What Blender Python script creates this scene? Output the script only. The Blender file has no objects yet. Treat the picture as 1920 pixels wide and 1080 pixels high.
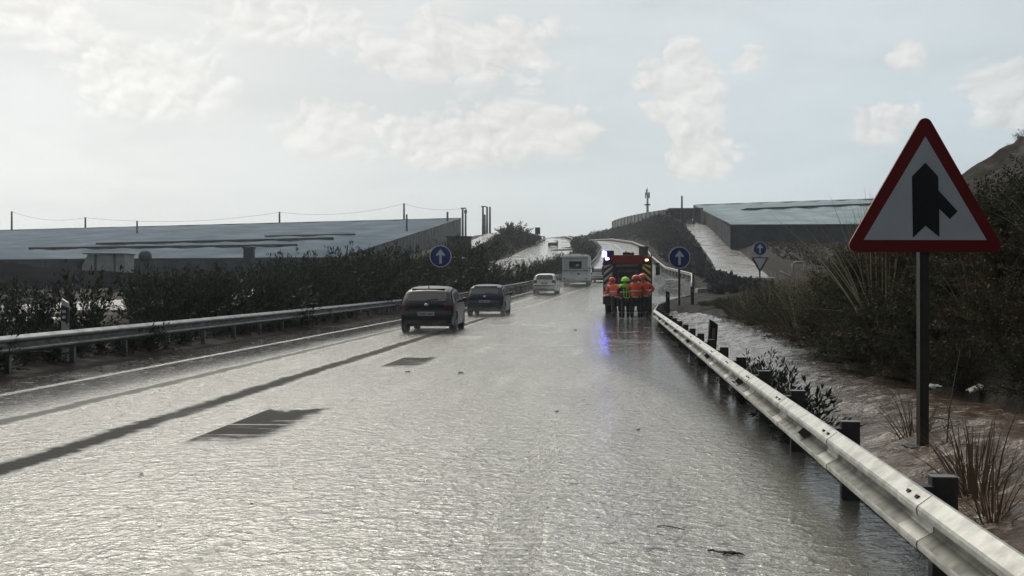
import bpy, bmesh, math, random
import numpy as np
from mathutils import Vector, Matrix

S = bpy.context.scene
COL = S.collection
R = math.radians

# ------------------------------------------------------------------ camera
CAMZ, FPX, HY = 1.61, 1800.0, 528.0
cam = bpy.data.cameras.new('camera')
cam.sensor_width = 36.0
cam.lens = 36.0 * FPX / 1920.0
cam.shift_y = -(540.0 - HY) / 1920.0
cam.clip_start, cam.clip_end = 0.1, 6000
camo = bpy.data.objects.new('camera', cam)
camo.location = (0, 0, CAMZ)
camo.rotation_euler = (R(90), 0, 0)
COL.objects.link(camo)
S.camera = camo

# ------------------------------------------------------------------ sky and light
SUN_AZ, SUN_EL = -22.0, 47.0          # degrees: azimuth from +Y (negative = left), elevation
sd = Vector((math.sin(R(SUN_AZ)) * math.cos(R(SUN_EL)), math.cos(R(SUN_AZ)) * math.cos(R(SUN_EL)), math.sin(R(SUN_EL))))
W = bpy.data.worlds.new('World')
S.world = W
W.use_nodes = True


class NT:
    """small helper to write node trees"""
    def __init__(s, tree):
        s.t, s.n, s.l = tree, tree.nodes, tree.links

    def new(s, kind, **kw):
        n = s.n.new(kind)
        for k, v in kw.items():
            setattr(n, k, v)
        return n

    def set(s, sock, v):
        if hasattr(v, 'is_linked') or hasattr(v, 'links'):
            s.l.new(v, sock)
        else:
            sock.default_value = v

    def math(s, op, a, b=None, c=None, clamp=False):
        n = s.new('ShaderNodeMath', operation=op)
        n.use_clamp = clamp
        for i, v in enumerate((a, b, c)):
            if v is not None:
                s.set(n.inputs[i], v)
        return n.outputs[0]

    def vmath(s, op, a, b=None):
        n = s.new('ShaderNodeVectorMath', operation=op)
        s.set(n.inputs[0], a)
        if b is not None:
            s.set(n.inputs[1], b)
        return n.outputs['Value'] if op in ('DOT_PRODUCT', 'LENGTH', 'DISTANCE') else n.outputs[0]

    def smooth(s, v, a, b, c=0.0, d=1.0):
        n = s.new('ShaderNodeMapRange', interpolation_type='SMOOTHSTEP')
        s.set(n.inputs[0], v)
        for i, x in zip((1, 2, 3, 4), (a, b, c, d)):
            s.set(n.inputs[i], x)
        return n.outputs[0]

    def mix(s, f, a, b):
        n = s.new('ShaderNodeMix', data_type='RGBA')
        s.set(n.inputs[0], f)
        for i, v in ((6, a), (7, b)):
            if isinstance(v, tuple) and len(v) == 3:
                v = (*v, 1)
            s.set(n.inputs[i], v)
        return n.outputs[2]

    def fmix(s, f, a, b):
        n = s.new('ShaderNodeMix', data_type='FLOAT')
        s.set(n.inputs[0], f); s.set(n.inputs[2], a); s.set(n.inputs[3], b)
        return n.outputs[0]

    def noise(s, vec, scale, detail=3.0, rough=0.55, dist=0.0):
        n = s.new('ShaderNodeTexNoise')
        if vec is not None:
            s.l.new(vec, n.inputs['Vector'])
        n.inputs['Scale'].default_value = scale
        n.inputs['Detail'].default_value = detail
        n.inputs['Roughness'].default_value = rough
        n.inputs['Distortion'].default_value = dist
        return n.outputs['Fac']

    def xyz(s, x, y, z):
        n = s.new('ShaderNodeCombineXYZ')
        for i, v in enumerate((x, y, z)):
            s.set(n.inputs[i], v)
        return n.outputs[0]

    def sep(s, v):
        n = s.new('ShaderNodeSeparateXYZ')
        s.l.new(v, n.inputs[0])
        return n.outputs

    def bump(s, h, strength, dist, normal=None):
        n = s.new('ShaderNodeBump')
        n.inputs['Strength'].default_value = strength
        n.inputs['Distance'].default_value = dist
        s.l.new(h, n.inputs['Height'])
        if normal is not None:
            s.l.new(normal, n.inputs['Normal'])
        return n.outputs[0]


def build_world():
    W.node_tree.nodes.clear()
    g = NT(W.node_tree)
    out = g.new('ShaderNodeOutputWorld')
    bg = g.new('ShaderNodeBackground')
    g.l.new(bg.outputs[0], out.inputs[0])
    sky = g.new('ShaderNodeTexSky', sky_type='NISHITA')
    sky.sun_disc = False
    sky.sun_elevation = R(SUN_EL)
    sky.sun_rotation = R(SUN_AZ)
    sky.air_density, sky.dust_density = 1.0, 3.0
    tc = g.new('ShaderNodeTexCoord')
    d = g.vmath('NORMALIZE', tc.outputs['Generated'])
    x, y, z = g.sep(d)
    # azimuth / elevation in degrees
    az = g.math('MULTIPLY', g.math('ARCTAN2', x, y), 180 / math.pi)
    el = g.math('MULTIPLY', g.math('ARCSINE', z), 180 / math.pi)
    # veil brightness: bright toward the hidden sun, storm dark behind the viewer
    cs = g.vmath('DOT_PRODUCT', d, tuple(sd))
    veil = g.math('ADD', g.smooth(cs, -0.5, 0.72, 0.03, 0.74), g.smooth(cs, 0.87, 0.99, 0.0, 3.8))
    # haze of the left, where the veil is thin
    left = g.math('MULTIPLY', g.smooth(az, 4.0, -32.0), g.smooth(el, 45.0, 3.0))
    left = g.math('MULTIPLY', left, g.smooth(cs, 0.0, 0.7))
    veil = g.math('ADD', veil, g.math('MULTIPLY', left, 0.17))
    glow = g.smooth(cs, 0.80, 0.97)
    upper = g.smooth(el, 0.0, 20.0)
    tint = g.mix(g.smooth(az, 26.0, -22.0), (0.85, .99, 1.07), (1.01, 1.035, 1.01))
    tint = g.mix(g.math('MULTIPLY', upper, 0.5), tint, (0.97, 1.0, 1.0))
    tint = g.mix(glow, tint, (1.05, 1.0, 0.90))
    base = g.vmath('MULTIPLY', tint, g.xyz(veil, veil, veil))
    # cumulus: soft blobs (azimuth, elevation, half widths) broken up by noise in direction space
    p = g.xyz(g.math('MULTIPLY', az, 0.085), g.math('MULTIPLY', el, 0.11), 0.0)
    n1 = g.noise(p, 1.7, 8, 0.58, 0.25)
    n2 = g.noise(p, 0.55, 4, 0.5)
    blobs = [(-4.2, 8.0, 5.2, 2.3), (1.4, 8.9, 4.6, 2.7), (-10.2, 8.6, 3.9, 2.4), (10.2, 10.6, 3.1, 3.6), (10.8, 7.4, 2.8, 2.6),
             (-21.5, 10.8, 5.5, 3.2), (-3.0, 13.4, 6.5, 2.8), (21.0, 8.6, 2.3, 1.6), (28.0, 9.6, 3.0, 3.0), (13.8, 12.5, 1.5, 1.0),
             (22.4, 12.3, 1.4, 1.2), (-13.5, 14.6, 6.5, 1.8), (-26.0, 14.0, 4.0, 2.0), (38, 15, 7, 4), (-42, 11, 8, 4), (8, 23, 12, 3)]
    dens = fade = None
    for a0, e0, wa, we in blobs:
        dx = g.math('DIVIDE', g.math('SUBTRACT', az, a0), wa)
        dy = g.math('DIVIDE', g.math('SUBTRACT', el, e0), we)
        r2 = g.math('ADD', g.math('MULTIPLY', dx, dx), g.math('MULTIPLY', dy, dy))
        b = g.math('EXPONENT', g.math('MULTIPLY', r2, -1.1))
        dens = b if dens is None else g.math('MAXIMUM', dens, b)
        bf = g.math('MULTIPLY', b, g.smooth(dy, -1.2, .35))
        fade = bf if fade is None else g.math('MAXIMUM', fade, bf)
    def billow(q):
        vo = g.new('ShaderNodeTexVoronoi', feature='F1')
        g.l.new(q, vo.inputs['Vector'])
        vo.inputs['Scale'].default_value = 7.0
        vo.inputs['Detail'].default_value = 2.0
        vo.inputs['Roughness'].default_value = .5
        return g.math('SUBTRACT', 0.5, vo.outputs['Distance'])
    wp = g.vmath('ADD', p, g.vmath('MULTIPLY', g.xyz(n1, n2, 0.0), (.7, .7, 0)))
    b1 = billow(wp)
    b2 = billow(g.vmath('ADD', wp, (-.03, .04, 0)))
    dn = g.math('ADD', g.math('MULTIPLY', dens, 1.5), g.math('ADD', g.math('MULTIPLY', g.math('SUBTRACT', n1, 0.5), 2.0), g.math('MULTIPLY', b1, 0.8)))
    edge = g.smooth(dn, 0.22, 0.62)
    cl = g.math('MULTIPLY', edge, g.smooth(fade, 0.0, 0.42))
    cl = g.math('MULTIPLY', cl, g.smooth(cs, 0.1, 0.7, 0.0, 0.80))
    relief = g.math('MULTIPLY', g.math('SUBTRACT', b1, b2), 0.20)
    cb = g.math('ADD', g.math('MULTIPLY', veil, 1.04), g.math('ADD', g.smooth(dn, .4, 1.9, .055, .10), relief))
    cloudcol = g.vmath('MULTIPLY', (1.0, 0.985, 0.955), g.xyz(cb, cb, cb))
    # layered veil of high cloud
    st = g.noise(g.xyz(g.math('MULTIPLY', az, 0.05), g.math('MULTIPLY', el, 0.17), 3.0), 1.5, 5, 0.55, .5)
    base = g.vmath('MULTIPLY', base, g.xyz(*[g.smooth(st, 0.3, 0.7, 0.95, 1.06)] * 3))
    base = g.mix(g.math('MULTIPLY', g.smooth(el, 9.0, 0.0), .5), base, g.vmath('MULTIPLY', (.93, .98, 1.0), g.xyz(*[g.math('MULTIPLY', veil, 1.06)] * 3)))
    c = g.mix(cl, base, cloudcol)
    nish = g.vmath('MULTIPLY', sky.outputs[0], (0.06, 0.06, 0.06))
    c = g.mix(0.90, nish, c)
    g.l.new(c, bg.inputs[0])
    bg.inputs[1].default_value = 1.0


build_world()
sun = bpy.data.lights.new('sun', 'SUN')
sun.energy = 0.7
sun.angle = R(14)
sun.color = (1.0, 0.95, 0.86)
suno = bpy.data.objects.new('sun', sun)
suno.rotation_euler = (-sd).to_track_quat('-Z', 'Y').to_euler()
suno.location = (-40, 60, 80)
COL.objects.link(suno)

S.view_settings.view_transform = 'Standard'
S.view_settings.look = 'None'
S.view_settings.exposure = 0.0
S.view_settings.gamma = 1.0
S.cycles.use_denoising = True
S.cycles.max_bounces = 6
S.cycles.volume_bounces = 1
S.cycles.transparent_max_bounces = 12
S.cycles.sample_clamp_indirect = 4.0


# ------------------------------------------------------------------ helpers
def tag(o, label=None, cat=None, group=None, kind=None):
    for k, v in (('label', label), ('category', cat), ('group', group), ('kind', kind)):
        if v:
            o[k] = v
    return o


def link(o, parent=None):
    COL.objects.link(o)
    if parent is not None:
        o.parent = parent
    return o


def empty(name, loc, rz=0.0, label=None, cat=None, group=None, scale=1.0):
    o = bpy.data.objects.new(name, None)
    o.empty_display_size = 0.3
    o.location = loc
    o.rotation_euler = (0, 0, rz)
    o.scale = (scale,) * 3 if not isinstance(scale, tuple) else scale
    COL.objects.link(o)
    return tag(o, label, cat, group)


def copy_tree(o, parent=None):
    c = o.copy()
    COL.objects.link(c)
    if parent is not None:
        c.parent = parent
    for ch in list(o.children):
        copy_tree(ch, c)
    return c


class MB:
    """collects shapes, builds ONE mesh object"""
    def __init__(s):
        s.v, s.f, s.m, s.sm = [], [], [], []

    def add(s, verts, faces, mi=0, smooth=False, M=None):
        b = len(s.v)
        for p in verts:
            s.v.append(tuple(M @ Vector(p)) if M is not None else tuple(p))
        for f in faces:
            s.f.append(tuple(b + i for i in f)); s.m.append(mi); s.sm.append(smooth)
        return s

    def box(s, c, d, mi=0, rz=0.0, M=None, ch=0.0):
        cx, cy, cz = c
        hx, hy, hz = d[0] / 2, d[1] / 2, d[2] / 2
        T = Matrix.Translation((cx, cy, cz)) @ Matrix.Rotation(rz, 4, 'Z')
        if M is not None:
            T = M @ T
        if ch <= 0:
            vs = [(sx * hx, sy * hy, sz * hz) for sz in (-1, 1) for sy in (-1, 1) for sx in (-1, 1)]
            fs = [(0, 2, 3, 1), (4, 5, 7, 6), (0, 1, 5, 4), (2, 6, 7, 3), (0, 4, 6, 2), (1, 3, 7, 5)]
            return s.add(vs, fs, mi, False, T)
        bm = bmesh.new()
        bmesh.ops.create_cube(bm, size=1.0)
        bmesh.ops.scale(bm, vec=d, verts=bm.verts)
        bmesh.ops.bevel(bm, geom=bm.edges[:], offset=ch, segments=2, profile=0.6, affect='EDGES')
        bm.verts.index_update()
        s.add([v.co[:] for v in bm.verts], [[v.index for v in f.verts] for f in bm.faces], mi, False, T)
        bm.free()
        return s

    def tube(s, pts, r, n=8, mi=0, caps=True, smooth=True, M=None):
        pts = [Vector(p) for p in pts]
        rs = r if isinstance(r, (list, tuple)) else [r] * len(pts)
        vs, fs = [], []
        up = None
        for i, p in enumerate(pts):
            t = (pts[min(i + 1, len(pts) - 1)] - pts[max(i - 1, 0)])
            t = t.normalized() if t.length > 1e-9 else Vector((0, 0, 1))
            if up is None:
                up = Vector((0, 0, 1)) if abs(t.z) < 0.9 else Vector((1, 0, 0))
            a = t.cross(up)
            a = a.normalized() if a.length > 1e-6 else Vector((1, 0, 0))
            b = a.cross(t).normalized()
            for k in range(n):
                q = 2 * math.pi * k / n
                vs.append(p + a * (math.cos(q) * rs[i]) + b * (math.sin(q) * rs[i]))
        for i in range(len(pts) - 1):
            for k in range(n):
                k2 = (k + 1) % n
                fs.append((i * n + k, i * n + k2, (i + 1) * n + k2, (i + 1) * n + k))
        if caps:
            fs.append(tuple(range(n - 1, -1, -1)))
            fs.append(tuple(range((len(pts) - 1) * n, len(pts) * n)))
        return s.add(vs, fs, mi, smooth, M)

    def prism(s, poly, y0, y1, mi=0, M=None, smooth=False):
        """poly: list of (x,z), extruded along y"""
        n = len(poly)
        vs = [(x, y0, z) for x, z in poly] + [(x, y1, z) for x, z in poly]
        fs = [tuple(range(n)), tuple(range(2 * n - 1, n - 1, -1))]
        fs += [(i, n + i, n + (i + 1) % n, (i + 1) % n) for i in range(n)]
        return s.add(vs, fs, mi, smooth, M)

    def xprism(s, poly, x0, x1, mi=0, M=None):
        """poly: list of (y,z), extruded along x"""
        n = len(poly)
        vs = [(x0, y, z) for y, z in poly] + [(x1, y, z) for y, z in poly]
        fs = [tuple(range(n - 1, -1, -1)), tuple(range(n, 2 * n))]
        fs += [(i, (i + 1) % n, n + (i + 1) % n, n + i) for i in range(n)]
        return s.add(vs, fs, mi, False, M)

    def grid(s, P, mi=0, smooth=True, flip=False):
        """P: array [i][j] of points"""
        ni, nj = len(P), len(P[0])
        vs = [p for row in P for p in row]
        fs = []
        for i in range(ni - 1):
            for j in range(nj - 1):
                q = (i * nj + j, i * nj + j + 1, (i + 1) * nj + j + 1, (i + 1) * nj + j)
                fs.append(q[::-1] if flip else q)
        return s.add(vs, fs, mi, smooth)

    def ball(s, c, r, mi=0, nu=10, nv=7, M=None):
        rx, ry, rz = r if isinstance(r, tuple) else (r, r, r)
        vs, fs = [], []
        for i in range(nv + 1):
            th = math.pi * i / nv
            for k in range(nu):
                ph = 2 * math.pi * k / nu
                vs.append((c[0] + rx * math.sin(th) * math.cos(ph), c[1] + ry * math.sin(th) * math.sin(ph), c[2] + rz * math.cos(th)))
        for i in range(nv):
            for k in range(nu):
                k2 = (k + 1) % nu
                fs.append((i * nu + k, (i + 1) * nu + k, (i + 1) * nu + k2, i * nu + k2))
        return s.add(vs, fs, mi, True, M)

    def build(s, name, mats, parent=None, loc=None):
        me = bpy.data.meshes.new(name)
        me.from_pydata(s.v, [], s.f)
        mats = mats if isinstance(mats, (list, tuple)) else [mats]
        for m in mats:
            me.materials.append(m)
        me.polygons.foreach_set('material_index', s.m)
        me.polygons.foreach_set('use_smooth', s.sm)
        me.update()
        o = bpy.data.objects.new(name, me)
        link(o, parent)
        if loc is not None:
            o.location = loc
        return o


def bevel(o, w=0.01, seg=2, ang=35):
    m = o.modifiers.new('bevel', 'BEVEL')
    m.width, m.segments, m.limit_method, m.angle_limit = w, seg, 'ANGLE', R(ang)
    m.harden_normals = False
    return o


def np_mesh(name, verts, faces, mat, parent=None, smooth=False):
    """fast mesh of quads from numpy arrays"""
    me = bpy.data.meshes.new(name)
    nv, nf = len(verts), len(faces)
    me.vertices.add(nv)
    me.vertices.foreach_set('co', np.asarray(verts, dtype=np.float32).ravel())
    k = faces.shape[1]
    me.loops.add(nf * k)
    me.loops.foreach_set('vertex_index', np.asarray(faces, dtype=np.int32).ravel())
    me.polygons.add(nf)
    me.polygons.foreach_set('loop_start', np.arange(nf, dtype=np.int32) * k)
    me.polygons.foreach_set('use_smooth', np.full(nf, smooth))
    me.update(calc_edges=True)
    me.validate()
    for m in (mat if isinstance(mat, (list, tuple)) else [mat]):
        me.materials.append(m)
    o = bpy.data.objects.new(name, me)
    return link(o, parent)


def hash2(ix, iy, seed=0):
    h = (ix.astype(np.int64) * 374761393 + iy.astype(np.int64) * 668265263 + seed * 1442695040) & 0x7fffffff
    h = ((h ^ (h >> 13)) * 1274126177) & 0x7fffffff
    return ((h ^ (h >> 16)) & 0xffff) / 65535.0


def vnoise(x, y, seed=0):
    ix, iy = np.floor(x), np.floor(y)
    fx, fy = x - ix, y - iy
    fx, fy = fx * fx * (3 - 2 * fx), fy * fy * (3 - 2 * fy)
    a, b = hash2(ix, iy, seed), hash2(ix + 1, iy, seed)
    c, d = hash2(ix, iy + 1, seed), hash2(ix + 1, iy + 1, seed)
    return (a * (1 - fx) + b * fx) * (1 - fy) + (c * (1 - fx) + d * fx) * fy


def fbm(x, y, seed=0, oct=4, gain=0.5):
    t, a, s = 0, 1.0, 0
    for i in range(oct):
        t = t + a * (vnoise(x * 2 ** i, y * 2 ** i, seed + i * 17) - 0.5)
        s += a
        a *= gain
    return t / s


# ------------------------------------------------------------------ materials
MATS = {}


def mk(name, col, rough=0.6, metal=0.0, var=0.2, scale=4.0, bump=0.0, bscale=25.0, bdist=0.02, emit=None, estr=0.0,
       spec=0.5, col2=None, trans=0.0, coat=0.0, tl=0.0):
    if name in MATS:
        return MATS[name]
    m = bpy.data.materials.new(name)
    m.use_nodes = True
    g = NT(m.node_tree)
    p = m.node_tree.nodes['Principled BSDF']
    tc = g.new('ShaderNodeTexCoord')
    n = g.noise(tc.outputs['Object'], scale, 5, 0.6)
    c2 = col2 or tuple(c * (1 - var) for c in col)
    c1 = col if col2 else tuple(min(1, c * (1 + var)) for c in col)
    g.l.new(g.mix(g.smooth(n, 0.3, 0.7), c2, c1), p.inputs['Base Color'])
    g.l.new(g.smooth(n, 0.2, 0.8, min(1, rough * 1.2), rough * 0.8), p.inputs['Roughness'])
    p.inputs['Metallic'].default_value = metal
    p.inputs['Specular IOR Level'].default_value = spec
    p.inputs['Transmission Weight'].default_value = trans
    p.inputs['Coat Weight'].default_value = coat
    if emit:
        p.inputs['Emission Color'].default_value = (*emit, 1)
        p.inputs['Emission Strength'].default_value = estr
    if bump:
        nb = g.noise(tc.outputs['Object'], bscale, 5, 0.65)
        g.l.new(g.bump(nb, bump, bdist), p.inputs['Normal'])
    MATS[name] = m
    return m


def leafmat(name, ca, cb, rough=0.5, tl=0.25):
    m = bpy.data.materials.new(name)
    m.use_nodes = True
    g = NT(m.node_tree)
    p = m.node_tree.nodes['Principled BSDF']
    geo = g.new('ShaderNodeNewGeometry')
    oi = g.new('ShaderNodeObjectInfo')
    f = g.math('ADD', g.math('MULTIPLY', geo.outputs['Random Per Island'], 0.7), g.math('MULTIPLY', oi.outputs['Random'], 0.3))
    g.l.new(g.mix(f, ca, cb), p.inputs['Base Color'])
    p.inputs['Roughness'].default_value = rough
    p.inputs['Specular IOR Level'].default_value = 0.12
    if tl > 0:
        out = [n for n in m.node_tree.nodes if n.type == 'OUTPUT_MATERIAL'][0]
        t = g.new('ShaderNodeBsdfTranslucent')
        g.l.new(g.mix(f, tuple(c * 1.3 for c in ca), tuple(c * 1.3 for c in cb)), t.inputs[0])
        ms = g.new('ShaderNodeMixShader')
        ms.inputs[0].default_value = tl
        g.l.new(p.outputs[0], ms.inputs[1]); g.l.new(t.outputs[0], ms.inputs[2])
        g.l.new(ms.outputs[0], out.inputs[0])
    MATS[name] = m
    return m


# ------------------------------------------------------------------ the lie of the land
# x across, y (=d) along the view, z up.  Near road surface is z = 0.
def I(d, tab):
    ks = sorted(tab)
    return np.interp(d, ks, [tab[k] for k in ks])


def XL(d):      # left edge line of the near carriageway
    return I(d, {-20: -10.35, 48: -3.96, 60: -1.9, 72: .7, 85: 3.3, 100: 6.3, 130: 11, 165: 15.6, 200: 19.7, 240: 22.3, 280: 21.5, 330: 13, 420: -25, 700: -150, 1500: -400})


def ZR(d):
    return I(d, {-20: 0, 50: 0, 60: .15, 72: .65, 85: 1.1, 100: 1.75, 130: 2.9, 165: 5.3, 200: 8.2, 240: 10.9, 280: 13.4, 330: 15, 420: 16, 1500: 16})


def XRAIL(d):   # near right-hand guard rail
    return I(d, {-20: -.53, 36: 5.35, 42: 6.35, 45: 6.85, 48: 7.5, 52: 8.35, 56: 9.3})


def XE(d):      # right pavement edge
    return I(d, {-20: -.15, 36: 5.73, 42: 6.73, 45: 7.2, 50: 8.1, 56: 8.6, 60: 9.2, 66: 11, 72: 13.7, 85: 16.2, 100: 19, 130: 21, 165: 24.3, 200: 28, 240: 30.4, 280: 29.5, 330: 22, 420: -15, 700: -140, 1500: -390})


def XLI(d):     # opposite carriageway, side of the median
    return I(d, {-20: -16, 0: -14.5, 10: -13.5, 20: -12.6, 30: -11.7, 50: -9.3, 60: -7.2, 72: -4.0, 85: .2, 100: 3, 130: 7.5, 165: 10.5, 200: 12.3, 240: 15.5, 280: 16, 330: 9, 420: -30, 700: -156, 1500: -406})


def XLO(d):
    return I(d, {-20: -26, 0: -24, 10: -22.8, 20: -21.8, 30: -20.8, 50: -18, 60: -16, 72: -13, 85: -9, 100: -6, 130: -1, 165: 2, 200: 4.8, 240: 8, 280: 9, 330: 2, 420: -38, 700: -166, 1500: -416})


def ZL(d):
    return I(d, {-20: .5, 30: .6, 50: .8, 60: 1.1, 72: 1.5, 85: 1.9, 100: 2.6, 130: 4.7, 165: 7, 200: 9.2, 240: 11.8, 280: 14.2, 330: 15.6, 420: 16, 1500: 16})


def TOE(d):
    return I(d, {-20: 4.2, 0: 4.8, 10: 5.25, 15: 5.2, 20: 5.9, 30: 7.3, 40: 8.3, 46: 8.4, 52: 9.2, 60: 10.4})


def zs(d, tab):
    return I(d, tab)


def columns(d):
    xl, xe, zr, xli, xlo, zl = XL(d), XE(d), ZR(d), XLI(d), XLO(d), ZL(d)
    zpad = I(d, {-20: .3, 100: 1.1, 140: 2.1, 260: 13.0, 330: 16, 1500: 16})
    c = []
    c.append((-1500, I(d, {-20: 0, 100: .5, 140: 1.5, 330: 15, 1500: 15})))
    c.append((-230, I(d, {-20: .2, 100: .9, 140: 1.7, 260: 12.5, 330: 15, 1500: 15})))
    xp = I(d, {-20: -44, 60: -38, 100: -30, 140: -24, 260: -15, 330: -12, 420: -62, 1500: -440})
    c.append((xp, zpad))
    x3 = I(d, {-20: -38, 60: -31, 100: -24, 140: -11, 200: -9, 260: -6.5, 330: -6, 420: -58, 1500: -436})
    z3 = I(d, {-20: .4, 60: .9, 100: 2.2, 140: 5.2, 200: 9.8, 260: 14.6, 330: 16.4, 1500: 16.4})
    c.append((x3, z3))
    x4 = I(d, {-20: -34, 60: -26, 100: -18, 140: -6.2, 200: -4.2, 260: -2, 330: -2, 420: -54, 1500: -432})
    c.append((x4, z3 + .1))
    c.append((x4 * .5 + xlo * .5, zl * .5 + z3 * .5 + I(d, {90: 0, 130: .8, 190: 1.4, 250: .6, 300: 0})))
    c.append((xlo - .6, zl + .02))
    c.append((xlo, zl)); c.append((xli, zl))
    xr0 = xl - 1.75
    c.append((xli * .62 + xr0 * .38, (zl * .6 + zr * .4) + .12))
    c.append((xli * .3 + xr0 * .7, zr * .75 + zl * .25 + .1))
    c.append((xl - 1.15, zr)); c.append((xe, zr))
    near = d < 58
    toe = TOE(d)
    c.append((xe + .5, zr + (-.12 if d < 46 else .03)))
    xc = I(d, {-20: 9, 10: 9, 17: 9, 20: 9.2, 25: 9.9, 33: 10.4, 40: 11, 50: 11, 60: 14, 72: 18, 85: 18.6, 105: 21, 130: 24.5, 165: 28.5, 200: 32.6, 230: 35, 280: 38, 330: 32, 420: 0, 1500: -370})
    zc = I(d, {-20: 4.8, 12: 4.7, 17: 4.3, 18: 4.0, 20: 2.5, 22: 1.7, 25: 1.35, 33: 1.25, 40: .95, 46: .7, 52: .55, 60: .4, 72: .9, 85: 1.4, 105: 2.3, 130: 3.9, 165: 8.6, 200: 13.6, 230: 16.7, 280: 18.2, 330: 18.0, 1500: 18})
    c.append((toe if near else xe + 1.2, (I(d, {0: .1, 30: .08, 44: .12, 52: .3}) if near else zr + .1)))
    f = I(d, {12: .42, 20: .5, 60: .5})
    tx = toe if near else xe + 1.2
    c.append((tx + (xc - tx) * .5, zc * (f + .25) if d < 24 else zr + (zc - zr) * .62))
    c.append((xc, zc))
    x14 = I(d, {-20: 24, 40: 24, 50: 22, 60: 20, 72: 20, 85: 20, 105: 22, 130: 26, 165: 31, 200: 35.7, 230: 38.4, 280: 43, 330: 45, 420: 10, 1500: -360})
    z15 = I(d, {-20: 4.9, 17: 4.5, 22: 1.8, 40: 1.6, 50: 1.2, 60: .8, 72: 1.1, 85: 1.5, 105: 2.1, 130: 4.4, 165: 8.3, 200: 12.5, 230: 15.7, 280: 18.5, 330: 19.5, 1500: 20})
    c.append((x14, z15 - I(d, {60: 0, 80: .1})))
    x15 = I(d, {-20: 30, 50: 28, 60: 24, 85: 21.2, 105: 22.7, 130: 27, 165: 32, 200: 36.7, 230: 39.6, 280: 44.5, 330: 48, 420: 14, 1500: -356})
    c.append((x15, z15)); c.append((x15 + 5.4, z15))
    c.append((x15 + 7, I(d, {-20: 4.4, 17: 4.2, 40: 2.5, 60: 2, 85: 2.6, 105: 4, 130: 6.2, 150: 7.3, 165: 8.8, 200: 12.6, 230: 15.6, 280: 19.5, 330: 20, 1500: 20})))
    c.append((150, I(d, {-20: 4.6, 60: 3, 105: 4.5, 150: 7.3, 215: 13.5, 280: 19.8, 330: 21, 1500: 21})))
    c.append((1500, I(d, {-20: 4.6, 60: 3, 105: 4.5, 150: 7.3, 215: 13.5, 280: 19.8, 330: 21, 1500: 21})))
    # keep columns in order from left to right
    out, last = [], -1e9
    for x, z in c:
        x = max(float(x), last + .02)
        out.append((x, float(z)))
        last = x
    return out


NCOL = len(columns(10.0))


def gz(x, d):
    """height of the bare ground (no roughness)"""
    c = columns(float(d))
    return float(np.interp(x, [p[0] for p in c], [p[1] for p in c]))


DST = sorted(set([-15, -8] + list(np.arange(0, 60, 1.0)) + list(np.arange(60, 120, 2.5)) + list(np.arange(120, 300, 5)) + [310, 330, 360, 420, 500, 700, 1000, 1500]))
SUBS = [3, 14, 8, 4, 8, 8, 2, 2, 4, 4, 3, 1, 4, 3, 8, 14, 14, 8, 2, 3, 10, 4]
ROUGH = [.4, .3, .5, .15, .5, .5, .0, 0, .25, .25, .02, 0, 0, .06, .32, .42, .5, .3, .05, .3, .4, .4]


def build_ground():
    rows = []
    for d in DST:
        c = columns(float(d))
        xs, z0, am = [], [], []
        for i in range(NCOL - 1):
            n = SUBS[i]
            for k in range(n):
                t = k / n
                xs.append(c[i][0] * (1 - t) + c[i + 1][0] * t)
                z0.append(c[i][1] * (1 - t) + c[i + 1][1] * t)
                am.append(ROUGH[i] * math.sin(math.pi * min(1, max(0, (t * (n - 1) + .5) / n))) if n > 1 else 0)
        xs.append(c[-1][0]); z0.append(c[-1][1]); am.append(0)
        xs, z0, am = map(np.array, (xs, z0, am))
        dd = np.full_like(xs, d)
        nz = fbm(xs * .45, dd * .45, 3, 4, .6) * 2.0
        cut = I(d, {-20: 1, 22: 1, 34: .25, 60: .2}) * np.clip((xs - TOE(d)) / 1.0, 0, 1) * (xs < 14)
        nz2 = np.abs(fbm(xs * .9, dd * .8, 9, 4, .6)) * 2.4
        z = z0 + am * nz - cut * nz2 * .7 * (z0 > .3)
        rows.append(np.stack([xs, dd, z], 1))
    P = np.array(rows)
    ni, nj = P.shape[:2]
    idx = np.arange(ni * nj).reshape(ni, nj)
    F = np.stack([idx[:-1, :-1], idx[:-1, 1:], idx[1:, 1:], idx[1:, :-1]], -1).reshape(-1, 4)
    m = bpy.data.materials.new('wet_soil')
    m.use_nodes = True
    g = NT(m.node_tree)
    p = m.node_tree.nodes['Principled BSDF']
    tc = g.new('ShaderNodeTexCoord')
    n1 = g.noise(tc.outputs['Object'], .35, 6, .6)
    n2 = g.noise(tc.outputs['Object'], 2.3, 6, .65, .4)
    n3 = g.noise(tc.outputs['Object'], 14, 4, .6)
    c = g.mix(g.smooth(n1, .38, .62), (.013, .0115, .010), (.022, .018, .016))
    c = g.mix(g.smooth(n2, .5, .75), c, (.036, .029, .025))
    c = g.mix(g.smooth(n3, .5, .8), c, (.009, .008, .007))
    g.l.new(c, p.inputs['Base Color'])
    g.l.new(g.smooth(n2, .3, .7, .85, .55), p.inputs['Roughness'])
    p.inputs['Specular IOR Level'].default_value = .05
    h = g.math('ADD', g.math('MULTIPLY', n2, 1.0), g.math('MULTIPLY', n3, .35))
    g.l.new(g.bump(h, .8, .12), p.inputs['Normal'])
    o = np_mesh('ground', P.reshape(-1, 3), F, m, smooth=True)
    tag(o, kind='structure')


build_ground()


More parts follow.
